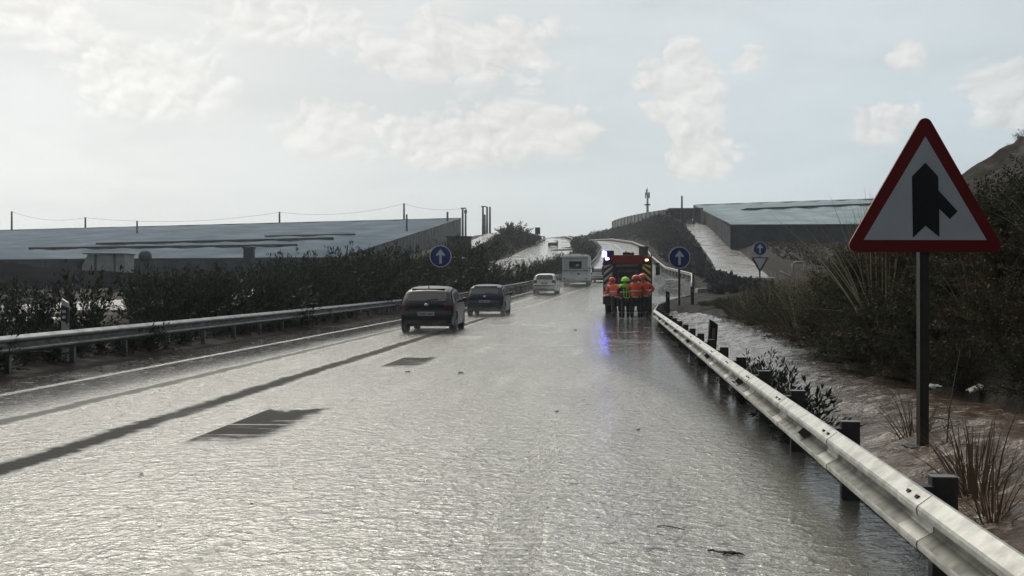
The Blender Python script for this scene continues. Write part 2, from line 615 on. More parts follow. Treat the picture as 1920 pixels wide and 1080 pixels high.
# ------------------------------------------------------------------ carriageways
def ribbon(name, fa, fb, fz, ds, mat, nx=10, dz=.004, u0=None):
    """a road sheet between two lateral curves, with a UV map in metres (u from the left line, v along)"""
    P, UVs = [], []
    for d in ds:
        a, b, z = float(fa(d)), float(fb(d)), float(fz(d))
        for k in range(nx + 1):
            x = a + (b - a) * k / nx
            P.append((x, d, z + dz))
            UVs.append((x - float((u0 or fa)(d)), d))
    n, w = len(ds), nx + 1
    idx = np.arange(n * w).reshape(n, w)
    F = np.stack([idx[:-1, :-1], idx[:-1, 1:], idx[1:, 1:], idx[1:, :-1]], -1).reshape(-1, 4)
    o = np_mesh(name, np.array(P), F, mat, smooth=True)
    uv = o.data.uv_layers.new(name='road')
    li = np.zeros(len(o.data.loops), dtype=np.int32)
    o.data.loops.foreach_get('vertex_index', li)
    uv.data.foreach_set('uv', np.array(UVs, dtype=np.float32)[li].ravel())
    return tag(o, kind='structure')


def road_material(name, main=True):
    m = bpy.data.materials.new(name)
    m.use_nodes = True
    g = NT(m.node_tree)
    p = m.node_tree.nodes['Principled BSDF']
    uvn = g.new('ShaderNodeUVMap', uv_map='road')
    u, v, _ = g.sep(uvn.outputs[0])
    tc = g.new('ShaderNodeTexCoord')
    ob = tc.outputs['Object']
    nb = g.noise(ob, .22, 4, .55)
    nm = g.noise(ob, 1.1, 4, .6)
    # stretched along the road: streaks of running water
    strv = g.xyz(g.math('MULTIPLY', u, 1.6), g.math('MULTIPLY', v, .22), 0.0)
    ns = g.noise(strv, 1.3, 5, .6)
    bare = g.math('MAXIMUM', g.smooth(nb, .54, .74, 0.0, .42), g.smooth(ns, .54, .72, 0.0, .42))
    nf = g.noise(ob, 5.5, 4, .65)
    if main:
        wob = g.math('ADD', g.math('MULTIPLY', g.math('SUBTRACT', nm, .5), .26), g.math('MULTIPLY', g.math('SUBTRACT', nf, .5), .26))
        uw = g.math('ADD', u, g.math('MULTIPLY', g.math('SUBTRACT', nf, .5), .45))
        vw = g.math('ADD', v, g.math('ADD', g.math('MULTIPLY', g.math('SUBTRACT', nm, .5), 1.6), g.math('MULTIPLY', g.math('SUBTRACT', nf, .5), 1.2)))
        for c, w, s in ((1.62, .27, .9), (3.32, .36, 1.0)):
            t = g.math('ABSOLUTE', g.math('ADD', g.math('SUBTRACT', u, c), wob))
            b = g.math('MULTIPLY', g.smooth(t, w, w * .25), g.smooth(ns, .22, .45, .9, 1.0))
            b = g.math('MULTIPLY', b, g.smooth(v, 70, 40, .35, s))
            bare = g.math('MAXIMUM', bare, b)
        # places where the water has run off the asphalt, right of the lane dashes
        for v0, v1, s in ((9.4, 12.1, 1.0), (17.8, 20.3, 1.0), (35.5, 38.0, .8), (26.6, 28.4, .4)):
            b = g.math('MULTIPLY', g.smooth(u, 4.24, 4.29), g.smooth(uw, 5.3, 4.85))
            b = g.math('MULTIPLY', b, g.math('MULTIPLY', g.smooth(vw, v0 - .5, v0 + .7), g.smooth(vw, v1 + .25, v1 - .15)))
            b = g.math('MULTIPLY', b, g.math('MULTIPLY', g.smooth(g.noise(g.xyz(g.math('MULTIPLY', u, .7), g.math('MULTIPLY', v, 5.5), 0.0), 1.0, 4, .65), .28, .46, .25, 1.0), s))
            bare = g.math('MAXIMUM', bare, b)
        # ragged wave fronts lying across the lanes
        for v0, w, s in ((24.3, .35, .75), (23.0, .12, .5), (20.7, .10, .4), (30.5, .3, .55), (33.5, .2, .5), (17.2, .08, .35)):
            q = g.math('ABSOLUTE', g.math('SUBTRACT', v, g.math('ADD', v0, g.math('MULTIPLY', g.math('SUBTRACT', nm, .5), 2.2))))
            b = g.math('MULTIPLY', g.smooth(q, w, w * .2), g.smooth(g.noise(ob, .9, 3), .45, .6))
            b = g.math('MULTIPLY', b, g.math('MULTIPLY', g.smooth(u, 3.5, 4.6), s))
            bare = g.math('MAXIMUM', bare, b)
        # short dark flecks: dim ripple faces turned to the viewer, painted into the colour
        f1 = g.noise(g.xyz(g.math('MULTIPLY', u, 2.2), g.math('MULTIPLY', v, 3.2), 0.0), 1.6, 3, .6, .5)
        f2 = g.noise(g.xyz(g.math('MULTIPLY', u, 11.0), g.math('MULTIPLY', v, 14.0), 0.0), 1.0, 3, .6, 1.2)
        fl = g.math('MAXIMUM', g.smooth(f1, .56, .70, 0, .55), g.smooth(f2, .54, .65, 0, .8))
        bare = g.math('MAXIMUM', bare, g.math('MULTIPLY', fl, g.smooth(nb, .3, .6, .45, 1.0)))
        clear = g.smooth(g.math('SUBTRACT', u, g.smooth(v, 24, 8, 0.0, 1.75)), 7.75, 8.7)
        clear = g.math('MAXIMUM', clear, g.smooth(u, 1.8, .5))
    else:
        clear = g.smooth(nm, .55, .7, 0, .4)
    silt = g.mix(g.smooth(ns, .3, .7), (.21, .203, .175), (.30, .286, .242))
    silt = g.mix(clear, silt, (.05, .048, .046))
    col = g.mix(bare, silt, (.024, .024, .022))
    g.l.new(col, p.inputs['Base Color'])
    g.l.new(g.fmix(bare, g.fmix(clear, .10, .035), .6), p.inputs['Roughness'])
    g.l.new(g.fmix(bare, g.fmix(clear, 2.5, 1.85), 1.12), p.inputs['IOR'])
    # ripples
    wv = g.xyz(g.math('MULTIPLY', u, .75), g.math('MULTIPLY', v, 1.0), 0.0)
    r1 = g.noise(wv, 7.5, 3, .55, .6)
    r2 = g.noise(wv, 26.0, 3, .6, .8)
    vo = g.new('ShaderNodeTexVoronoi', feature='DISTANCE_TO_EDGE')
    g.l.new(wv, vo.inputs['Vector'])
    vo.inputs['Scale'].default_value = 6.0
    r3 = g.smooth(vo.outputs['Distance'], 0.0, .12)
    h = g.math('ADD', g.math('MULTIPLY', r1, .6), g.math('MULTIPLY', r2, .36))
    h = g.math('ADD', h, g.math('MULTIPLY', r3, -.10))
    r4 = g.noise(wv, 58.0, 2, .6, .5)
    h = g.math('ADD', h, g.math('MULTIPLY', r4, .13))
    calm = g.fmix(g.math('MULTIPLY', clear, g.smooth(v, 12, 26)), 1.0, .4)
    calm = g.math('MULTIPLY', calm, g.smooth(u, 9.7, 10.3, 1.0, .5)) if main else calm
    h = g.math('MULTIPLY', h, g.math('MULTIPLY', g.fmix(clear, 1.0, .26), calm))
    g.l.new(g.bump(h, .75, .05), p.inputs['Normal'])
    return m


ROADM = road_material('flooded_asphalt', True)
ROADF = road_material('wet_asphalt', False)
dn = [d for d in DST if d <= 420]
ribbon('road', lambda d: XL(d) - 1.1, XE, ZR, dn, ROADM, 12, u0=XL)
ribbon('opposite_road', XLO, XLI, ZL, dn, ROADF, 8)


def x3f(d): return columns(float(d))[3][0]
def z3f(d): return columns(float(d))[3][1] + .05
def x4f(d): return columns(float(d))[4][0]
def x15f(d): return columns(float(d))[18][0]
def x16f(d): return columns(float(d))[19][0]
def z15f(d): return columns(float(d))[18][1]


def track_material():
    m = bpy.data.materials.new('muddy_track')
    m.use_nodes = True
    g = NT(m.node_tree)
    p = m.node_tree.nodes['Principled BSDF']
    tc = g.new('ShaderNodeTexCoord')
    n = g.noise(tc.outputs['Object'], .28, 5, .6, .8)
    n2 = g.noise(tc.outputs['Object'], 1.7, 4, .6)
    w = g.smooth(n, .42, .54)
    g.l.new(g.mix(w, (.08, .075, .068), (.36, .34, .31)), p.inputs['Base Color'])
    g.l.new(g.fmix(w, .5, .10), p.inputs['Roughness'])
    p.inputs['IOR'].default_value = 1.6
    g.l.new(g.bump(g.math('ADD', n2, n), .5, .08), p.inputs['Normal'])
    return m


TRACKM = track_material()
dt = [d for d in DST if 100 <= d <= 340]
ribbon('service_track', x3f, x4f, lambda d: z3f(d) + .06, [d for d in dt if d > 120], TRACKM, 5, dz=.02)
ribbon('hillside_track', x15f, x16f, z15f, dt, TRACKM, 5, dz=.05)

# painted lines (thin sheets just above the road)
PAINT = mk('road_paint', (.30, .29, .27), .14, var=.3, scale=6, bump=.9, bscale=24, bdist=.04)
PAINT.node_tree.nodes['Principled BSDF'].inputs['IOR'].default_value = 2.4
MARK = MB()


def strip(u0, u1, d0, d1, n):
    P = []
    for i in range(n + 1):
        d = d0 + (d1 - d0) * i / n
        z = float(ZR(d)) + .009
        P.append([(float(XL(d)) + u0, d, z), (float(XL(d)) + u1, d, z)])
    MARK.grid(P, 0, False)


strip(-.10, .09, 4, 330, 130)
for k in range(24):
    a = 8.6 + 12.4 * k
    if a < 40:
        continue
    strip(4.04, 4.20, a, a + 3.6, 3)
mo = MARK.build('road_markings', PAINT)
tag(mo, kind='structure')

# rumble strip: raised bars under the film of water
rs = MB()
d = 4.4
rr = random.Random(8)
while d < 12.5:
    c = float(XL(d)) + 7.93 + rr.uniform(-.012, .012)
    w = .165 + rr.uniform(-.02, .012)
    h = .015 * min(1, max(.3, (15.5 - d) / 6))
    if rr.random() < (d - 9.5) / 6.5:
        d += .12
        continue
    rs.add([(c - w, d - .033, .003), (c + w, d - .033, .003), (c + w * .95, d - .012, h), (c - w * .95, d - .012, h),
            (c + w * .95, d + .012, h), (c - w * .95, d + .012, h), (c + w, d + .033, .003), (c - w, d + .033, .003)],
           [(0, 1, 2, 3), (3, 2, 4, 5), (5, 4, 6, 7)])
    d += .12
RUM = mk('rumble_paint', (.23, .222, .19), .11, var=.3, scale=9, bump=.9, bscale=26, bdist=.035)
RUM.node_tree.nodes['Principled BSDF'].inputs['IOR'].default_value = 2.6
tag(rs.build('rumble_strip', RUM), kind='structure')


# ------------------------------------------------------------------ brown flood water in the roadside channel
def build_channel():
    ds = np.concatenate([np.arange(-2, 4, .12), np.arange(4, 16, .06), np.arange(16, 30, .11), np.arange(30, 53, .25)])
    nx = 60
    t = np.linspace(0, 1, nx + 1)
    xa = np.array([float(XE(d)) - .12 for d in ds])
    xb = np.array([float(TOE(d)) + .55 for d in ds])
    X = xa[:, None] + (xb - xa)[:, None] * t[None, :]
    D = np.repeat(ds[:, None], nx + 1, 1)
    base = .012 + .20 * np.clip((X - xa[:, None] - .35) / 1.3, 0, 1) * np.interp(ds, [0, 30, 50], [1, .9, .35])[:, None]
    rough = np.clip((X - xa[:, None] - .15) / .9, 0, 1)
    fl = fbm(X * .9 + 5, D * 1.1, 31, 3)
    ch = 1 - np.abs(fbm(X * 1.1 + fl * 2.5, D * 2.6, 41, 3, .5)) * 3.4
    sm = fbm(X * 2.6 + fl * 4, D * 7.0, 51, 3, .55)
    boil = np.exp(-((D - 7.6) ** 2 / 3.5 + (X - 3.9) ** 2 / 1.6))
    ht = (fl * .14 + ch * .055 + sm * .075) * (1 + 1.0 * boil)
    Z = base + rough * ht + boil * .05
    V = np.stack([X, D, Z], -1).reshape(-1, 3)
    n = len(ds)
    idx = np.arange(n * (nx + 1)).reshape(n, nx + 1)
    F = np.stack([idx[:-1, :-1], idx[:-1, 1:], idx[1:, 1:], idx[1:, :-1]], -1).reshape(-1, 4)
    m = bpy.data.materials.new('brown_flood_water')
    m.use_nodes = True
    g = NT(m.node_tree)
    p = m.node_tree.nodes['Principled BSDF']
    tc = g.new('ShaderNodeTexCoord')
    ob = tc.outputs['Object']
    n1 = g.noise(ob, 1.6, 5, .6, .8)
    n2 = g.noise(ob, 6.5, 5, .65, 1.0)
    x, y, z = g.sep(ob)
    nearf = g.smooth(y, 16, 7)
    mud = g.mix(nearf, (.040, .033, .028), (.078, .050, .034))
    foam = g.mix(nearf, (.20, .18, .16), (.30, .23, .17))
    sv = g.vmath('MULTIPLY', ob, (.8, 2.0, 1.0))
    n3 = g.noise(sv, 4.5, 5, .6, 1.0)
    c = g.mix(g.smooth(n3, .54, .70), mud, foam)
    g.l.new(c, p.inputs['Base Color'])
    g.l.new(g.smooth(n3, .55, .72, .05, .35), p.inputs['Roughness'])
    p.inputs['IOR'].default_value = 1.42
    g.l.new(g.bump(g.math('ADD', n3, g.math('MULTIPLY', g.noise(sv, 13.0, 3, .55, .6), .3)), .7, .07), p.inputs['Normal'])
    o = np_mesh('flood_water', V, F, m, smooth=True)
    tag(o, kind='structure')


build_channel()


# ------------------------------------------------------------------ guard rails
GALV = mk('galvanised_steel', (.36, .36, .335), .42, metal=.6, var=.28, scale=7, bump=.05, bscale=60)
GALV_OLD = mk('weathered_galvanised_steel', (.20, .21, .22), .45, metal=.7, var=.22, scale=3, bump=.08, bscale=40)
POSTM = mk('dull_zinc_post', (.035, .035, .036), .6, metal=.3, var=.3, scale=6)
GRIME_SHADE = mk('grimy_shaded_steel', (.15, .15, .13), .6, metal=.3, var=.4, scale=6)  # for the beam valley: grime plus recess shade, both put into the colour
HOLE = mk('dark_slot', (.012, .012, .012), .8)
REFL = mk('dark_reflector_plastic', (.035, .022, .018), .4)
BLACK = mk('black_plastic', (.018, .018, .020), .45)
WHITEP = mk('white_plastic', (.42, .43, .44), .4, var=.12)
WPROF = [(.0, .310), (.012, .309), (.078, .262), (.085, .250), (.085, .232), (.080, .222), (.010, .186), (.0, .176), (.0, .134), (.010, .124), (.080, .088), (.085, .078), (.085, .060), (.078, .048), (.012, .001), (.0, .0)]


def beam_mesh(pathx, pathz, ds, side, ztop, slots=False, seglen=4.0):
    """W-shaped beam; side = -1 when its ridges face the -x side"""
    mb = MB()
    P = []
    for i, d in enumerate(ds):
        x, z = float(pathx(d)), float(pathz(d)) + ztop - .31
        P.append([(x + side * n, d, z + h) for n, h in WPROF])
    q0 = len(mb.m)
    mb.grid(P, 0, False, flip=(side > 0))
    nq = len(WPROF) - 1
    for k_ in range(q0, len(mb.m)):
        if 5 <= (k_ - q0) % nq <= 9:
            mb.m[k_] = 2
    # overlap sleeves where two lengths are bolted together
    d = ds[0] + 1.9
    while d < ds[-1] - .5:
        Q = []
        for e in (d - .16, d + .16):
            x, z = float(pathx(e)), float(pathz(e)) + ztop - .31
            Q.append([(x + side * (n + .005), e, z + h) for n, h in WPROF])
        mb.grid(Q, 0, False, flip=(side > 0))
        if slots and d < 30:
            for e in (d - .07, d + .07):
                for zz, nn in ((.288, .054), (.022, .054)):
                    x, z = float(pathx(e)), float(pathz(e)) + ztop - .31
                    t = Matrix.Translation((x + side * (nn + .004), e, z + zz)) @ Matrix.Rotation(side * (-.62 if zz > .1 else .62), 4, 'Y')
                    mb.box((0, 0, 0), (.012, .032, .018), 1, M=t)
        d += seglen / 2 if slots else seglen
    return mb


def slope(fx, d):
    return math.atan2(float(fx(d + .5) - fx(d - .5)), 1.0)


# right-hand rail along the flooded shoulder
XB = lambda d: XRAIL(d) + .02
ds_r = list(np.arange(1.0, 34, 1.0)) + list(np.arange(34, 53.1, .5))
gr = empty('guardrail', (float(XB(8)), 8, 0), 0, 'galvanised steel guardrail between the flooded shoulder and the brown torrent', 'guardrail')


def local(mb, root):
    o = Vector(root.location)
    mb.v = [tuple(Vector(p) - o) for p in mb.v]
    return mb


bo = local(beam_mesh(XB, ZR, ds_r, -1, .55, True), gr).build('beam', [GALV, HOLE, GRIME_SHADE], gr)
so = bo.modifiers.new('thickness', 'SOLIDIFY'); so.thickness = .004


def post_mesh(h, w=.13, dep=.06):
    mb = MB()
    mb.box((0, 0, h / 2 - .15), (w, .012, h + .3))
    mb.box((-w / 2 + .006, dep / 2, h / 2 - .15), (.012, dep, h + .3))
    mb.box((w / 2 - .006, dep / 2, h / 2 - .15), (.012, dep, h + .3))
    mb.box((0, dep / 2, h + .003), (w + .004, dep + .01, .006), 1)
    return mb


pm = post_mesh(.575)
pm.box((-.11, .03, .42), (.10, .10, .22), 0)
p0 = pm.build('post', [POSTM, GALV_OLD], gr)
d = 3.06
first = True
while d < 53:
    o = p0 if first else p0.copy()
    if not first:
        link(o, gr)
    first = False
    o.location = Vector((float(XB(d)) + .16, d, float(ZR(d)))) - Vector(gr.location)
    o.rotation_euler = (0, 0, -slope(XB, d))
    d += 2.0
rm = MB()
rm.add([(-.005, 0, .10), (-.005, 0, -.10), (-.105, .03, 0), (-.005, .17, .10), (-.005, .17, -.10), (-.095, .20, 0)],
       [(0, 1, 2), (0, 2, 5, 3), (1, 4, 5, 2), (3, 5, 4), (0, 3, 4, 1)])
rm.add([(-.108, .04, -.01), (-.090, .042, -.055), (-.087, .048, -.055), (-.105, .052, -.01)], [(0, 1, 2, 3)], 1)
r0 = rm.build('reflector', [REFL, WHITEP], gr)
first = True
d = 3.7
while d < 46:
    o = r0 if first else r0.copy()
    if not first:
        link(o, gr)
    first = False
    o.location = Vector((float(XB(d)) + .006, d, float(ZR(d)) + .395)) - Vector(gr.location)
    o.rotation_euler = (0, 0, -slope(XB, d))
    d += 4.0
# rail of the median
XM = lambda d: XL(d) - I(d, {-10: 1.5, 30: 1.5, 55: 1.9, 75: 1.1, 330: .9})
ds_l = list(np.arange(6, 60, 2.0)) + list(np.arange(60, 300, 3.0))
gl = empty('guardrail', (float(XM(20)), 20, 0), 0, 'weathered steel guardrail in front of the dark median shrubs', 'guardrail')
bo = local(beam_mesh(XM, ZR, ds_l, 1, .70), gl).build('beam', [GALV_OLD, HOLE, GRIME_SHADE], gl)
so = bo.modifiers.new('thickness', 'SOLIDIFY'); so.thickness = .004
p1 = post_mesh(.66, .10, .055).build('post', [GALV_OLD, GALV_OLD], gl)
d, first = 8.3, True
while d < 296:
    o = p1 if first else p1.copy()
    if not first:
        link(o, gl)
    first = False
    o.location = Vector((float(XM(d)) - .14, d, float(ZR(d)))) - Vector(gl.location)
    o.rotation_euler = (0, 0, -slope(XM, d))
    d += 2.0 if d < 80 else 4.5
# rails far along the road
far_rails = [
    (lambda d: XE(d) - .25, ZR, list(np.arange(76, 330, 2.5)), -1, .75, 'pale guardrail curving along the merging lane beyond the fire engine'),
    (lambda d: XLO(d) + .4, ZL, list(np.arange(196, 330, 3.0)), 1, .75, 'far pale guardrail round the bend of the opposite carriageway'),
    (lambda d: XLI(d) - .3, ZL, list(np.arange(205, 330, 3.0)), -1, .75, 'short dark guardrail on the median side of the far bend'),
]
for fx, fz, dsf, side, zt, lab in far_rails:
    m0 = dsf[0]
    g0 = empty('guardrail', (float(fx(m0)), m0, float(fz(m0))), 0, lab, 'guardrail')
    local(beam_mesh(fx, fz, dsf, side, zt, seglen=12), g0).build('beam', [GALV, HOLE, GRIME_SHADE], g0)
    pp = post_mesh(.7, .12, .06).build('post', [POSTM, GALV_OLD], g0)
    d, first = m0 + .6, True
    while d < dsf[-1]:
        o = pp if first else pp.copy()
        if not first:
            link(o, g0)
        first = False
        o.location = Vector((float(fx(d)) - side * .15, d, float(fz(d)))) - Vector(g0.location)
        d += 4.0

# ------------------------------------------------------------------ traffic signs
SIGNRED = mk('sign_red', (.115, .006, .008), .35, var=.12, scale=3)
SIGNWHITE = mk('sign_white', (.36, .41, .47), .4, var=.06, scale=3)
SIGNBLACK = mk('sign_black', (.010, .011, .016), .35)
SIGNBLUE = mk('sign_blue', (.006, .022, .17), .35, var=.1)
SIGNPALE = mk('sign_pale', (.50, .54, .58), .4, var=.06)
SIGNBACK = mk('sign_grey_back', (.16, .16, .16), .5, metal=.4)


def rounded_poly(pts, r, n=7):
    out = []
    m = len(pts)
    for i in range(m):
        p, a, b = Vector(pts[i]), Vector(pts[i - 1]), Vector(pts[(i + 1) % m])
        u, w = (a - p).normalized(), (b - p).normalized()
        half = math.acos(max(-1, min(1, u.dot(w)))) / 2
        c = p + (u + w).normalized() * (r / math.sin(half))
        s = p + u * (r / math.tan(half)); e = p + w * (r / math.tan(half))
        a0 = math.atan2(s.y - c.y, s.x - c.x); a1 = math.atan2(e.y - c.y, e.x - c.x)
        da = (a1 - a0 + math.pi) % (2 * math.pi) - math.pi
        for k in range(n + 1):
            q = a0 + da * k / n
            out.append((c.x + r * math.cos(q), c.y + r * math.sin(q)))
    return out


def plate(mb, poly, y, th, mi=0):
    return mb.prism(poly, y, y + th, mi)


def tri(side, cx, cz, down=False):
    h = side * math.sqrt(3) / 2
    pts = [(cx, cz + h * 2 / 3), (cx - side / 2, cz - h / 3), (cx + side / 2, cz - h / 3)]
    if down:
        pts = [(cx, cz - h * 2 / 3), (cx + side / 2, cz + h / 3), (cx - side / 2, cz + h / 3)]
    return pts


# the merge warning triangle, seen square on
px0, dS = 1735.0, 8.4
sx, sy = (px0 - 960) / FPX * dS, dS
ws = empty('warning_sign', (sx, sy, .10), R(2), 'red bordered triangular warning sign with merging arrow, on a post in brown water', 'road sign')
k = dS / FPX


def wz(y):
    return CAMZ + (HY - y) * k - .10


mb = MB()
mb.box((-.0, .05, wz(472) / 2 - .05), (.086, .055, wz(472) + .1))
mb.box((-.041, .021, wz(472) / 2), (.004, .004, wz(472)), 1)
mb.build('post', [mk('dark_wet_post', (.035, .035, .035), .5, metal=.3), GALV_OLD], ws)
mb = MB(); mb.box((0, .05, .02), (.30, .2, .10), 0, ch=.015); mb.tube([(.17, .02, .03), (.26, .0, .0)], .03)
mb.build('base_flange', BLACK, ws)
sd_ = 290 * k + .085
h_ = (472 - 222) * k
top, bot = wz(221), wz(473)
outer = [(0, top + .06), (-sd_ / 2, bot), (sd_ / 2, bot)]
ro = rounded_poly(outer, .062)
mb = MB()
plate(mb, ro, .0, .022)
bd = mb.build('border', SIGNRED, ws)
mb = MB()
plate(mb, [(x * .97, z * 1.0 + (.01 if z < 2 else -.012)) for x, z in ro], .0225, .012)
mb.build('back_plate', SIGNBACK, ws)
inner = [(0, wz(256)), ((1616 - 1733) * k, wz(450)), ((1850 - 1733) * k, wz(450))]
mb = MB(); plate(mb, inner, -.0030, .0028)
mb.build('panel', SIGNWHITE, ws)
sp = [(1732.5, 305), (1707, 331), (1709, 445.5), (1733, 423), (1759, 444), (1759, 391), (1779, 410.5), (1794, 396), (1757.5, 357), (1757, 331)]
mb = MB(); plate(mb, [((x - 1733) * k, wz(y)) for x, y in sp], -.0060, .0028)
mb.build('symbol', SIGNBLACK, ws)
mb = MB()
for z_ in (wz(455) , wz(330)):
    mb.box((0, .043, z_), (.34 if z_ < wz(400) else .16, .02, .04))
mb.build('bracket', SIGNBACK, ws)


def disc_pts(r, cz, n=40):
    return [(r * math.cos(2 * math.pi * i / n), cz + r * math.sin(2 * math.pi * i / n)) for i in range(n)]


def arrow_pts(r, cz):
    return [(-.11 * r, cz - .66 * r), (.11 * r, cz - .66 * r), (.11 * r, cz + .12 * r), (.40 * r, cz + .02 * r), (.40 * r, cz + .16 * r),
            (0, cz + .66 * r), (-.40 * r, cz + .16 * r), (-.40 * r, cz + .02 * r), (-.11 * r, cz + .12 * r)]


def disc_parts(root, r, cz):
    mb = MB(); plate(mb, disc_pts(r, cz), .0, .03); mb.build('rim', SIGNPALE, root)
    mb = MB(); plate(mb, disc_pts(r * .92, cz), -.006, .005); mb.build('disc', SIGNBLUE, root)
    mb = MB(); plate(mb, arrow_pts(r, cz), -.012, .005); mb.build('arrow', SIGNPALE, root)


def arrow_sign(px, py_c, d, r, zbase, label):
    x = (px - 960) / FPX * d
    o = empty('arrow_sign', (x, d, zbase), 0, label, 'road sign')
    cz = CAMZ + (HY - py_c) / FPX * d - zbase
    mb = MB(); mb.box((0, .075, cz / 2 - .2 + .2), (.11, .08, cz + .5)); mb.build('post', BLACK, o)
    disc_parts(o, r, cz)
    return o


g_ = 'blue round signs with a white arrow'
a1 = arrow_sign(1274, 483, 54, .62, gz(9.4, 54) + .05, 'round blue arrow sign on a tall thin post beyond the guardrail end')
a2 = arrow_sign(826, 480.5, 54, .62, gz(-4.0, 54), 'round blue arrow sign standing among the median shrubs')
for o in (a1, a2):
    o['group'] = g_
# arrow over a give-way triangle, on one post at the ramp
dY = 86.0
xY = (1425 - 960) / FPX * dY
zY = gz(xY, dY)
ys = empty('give_way_sign', (xY, dY, zY), 0, 'small blue arrow disc above an inverted give way triangle at the muddy ramp', 'road sign')
kk = dY / FPX
cz = CAMZ + (HY - 466) * kk - zY
mb = MB(); mb.box((0, .075, cz / 2 - .1), (.12, .08, cz + .3)); mb.build('post', BLACK, ys)
disc_parts(ys, 13.2 * kk, cz)
cz2 = CAMZ + (HY - 492) * kk - zY
mb = MB(); plate(mb, rounded_poly(tri(34 * kk, 0, cz2, True), .08), .0, .03); mb.build('triangle_border', mk('dark_red', (.05, .008, .01), .4), ys)
mb = MB(); plate(mb, tri(24 * kk, 0, cz2 + .04, True), -.006, .005); mb.build('triangle_panel', SIGNPALE, ys)

# delineators
def delineator(x, d, h, w, rz, label, amber, tilt=0.0):
    z = gz(x, d)
    o = empty('delineator_post', (x, d, z), rz, label, 'delineator')
    o.rotation_euler = (0, tilt, rz)
    mb = MB()
    mb.prism([(-w / 2, -.2), (w / 2, -.2), (w / 2, h - w * .55), (-w / 2, h)], -.03, .03)
    bevel(mb.build('post', BLACK if amber else WHITEP, o), .008)
    if amber:
        mb = MB(); mb.box((.0, -.034, h - .27), (w * .32, .01, .20)); mb.build('reflector', mk('amber_reflector', (.20, .13, .07), .3), o)
    else:
        mb = MB(); mb.prism([(-w / 2 - .002, h - .42), (w / 2 + .002, h - .47), (w / 2 + .002, h - .17), (-w / 2 - .002, h - .12)], -.034, .034)
        mb.build('band', BLACK, o)
        mb = MB(); mb.box((0, -.037, h - .25), (w * .5, .008, .05)); mb.box((0, -.037, h - .36), (w * .5, .008, .05)); mb.build('reflector', SIGNPALE, o)
    return o


delineator(3.85, 18.6, .88, .17, R(8), 'dark marker post with one amber reflector behind the guardrail', True, R(4))
delineator(float(XM(18.4)) - .32, 18.4, 1.2, .14, R(-14), 'black and white marker post between the median guardrail and shrubs', False)
for i, (x_, d_, h_, lab) in enumerate(((1252, 50, 1.15, 'short dark marker post nearest the end of the guardrail'),
                                       (1298, 56, 1.05, 'dark marker post on the far side of the tall arrow sign'))):
    delineator((x_ - 960) / FPX * d_, d_, h_, .20, R(5), lab, True)


# ------------------------------------------------------------------ vehicles
GLASS = mk('dark_car_glass', (.012, .014, .017), .06, spec=.8, var=.1)
TYRE = mk('tyre_rubber', (.014, .014, .015), .75)
RIMM = mk('wheel_rim', (.28, .29, .30), .35, metal=.8)
TRIM = mk('black_trim', (.016, .016, .018), .5)
TAIL = mk('tail_lamp', (.055, .010, .012), .15, spec=.8)
CHROME = mk('chrome', (.6, .6, .62), .15, metal=1.0)
PLATE = mk('number_plate', (.30, .34, .36), .45, var=.15, scale=20)
PLATEINK = mk('plate_ink', (.06, .075, .085), .5)
HEADL = mk('headlamp_lit', (.9, .9, .9), .2, emit=(1.0, .97, .9), estr=5)
LAMPOFF = mk('clear_lamp', (.35, .36, .38), .12, spec=.8)
INTER = mk('dark_interior', (.02, .02, .022), .8)


def catmull(P, t):
    n = len(P)
    i = min(int(t), n - 2)
    f = t - i
    p0, p1, p2, p3 = P[max(i - 1, 0)], P[i], P[i + 1], P[min(i + 2, n - 1)]
    return tuple(.5 * (2 * b + (c - a) * f + (2 * a - 5 * b + 4 * c - e) * f * f + (3 * b - a - 3 * c + e) * f ** 3) for a, b, c, e in zip(p0, p1, p2, p3))


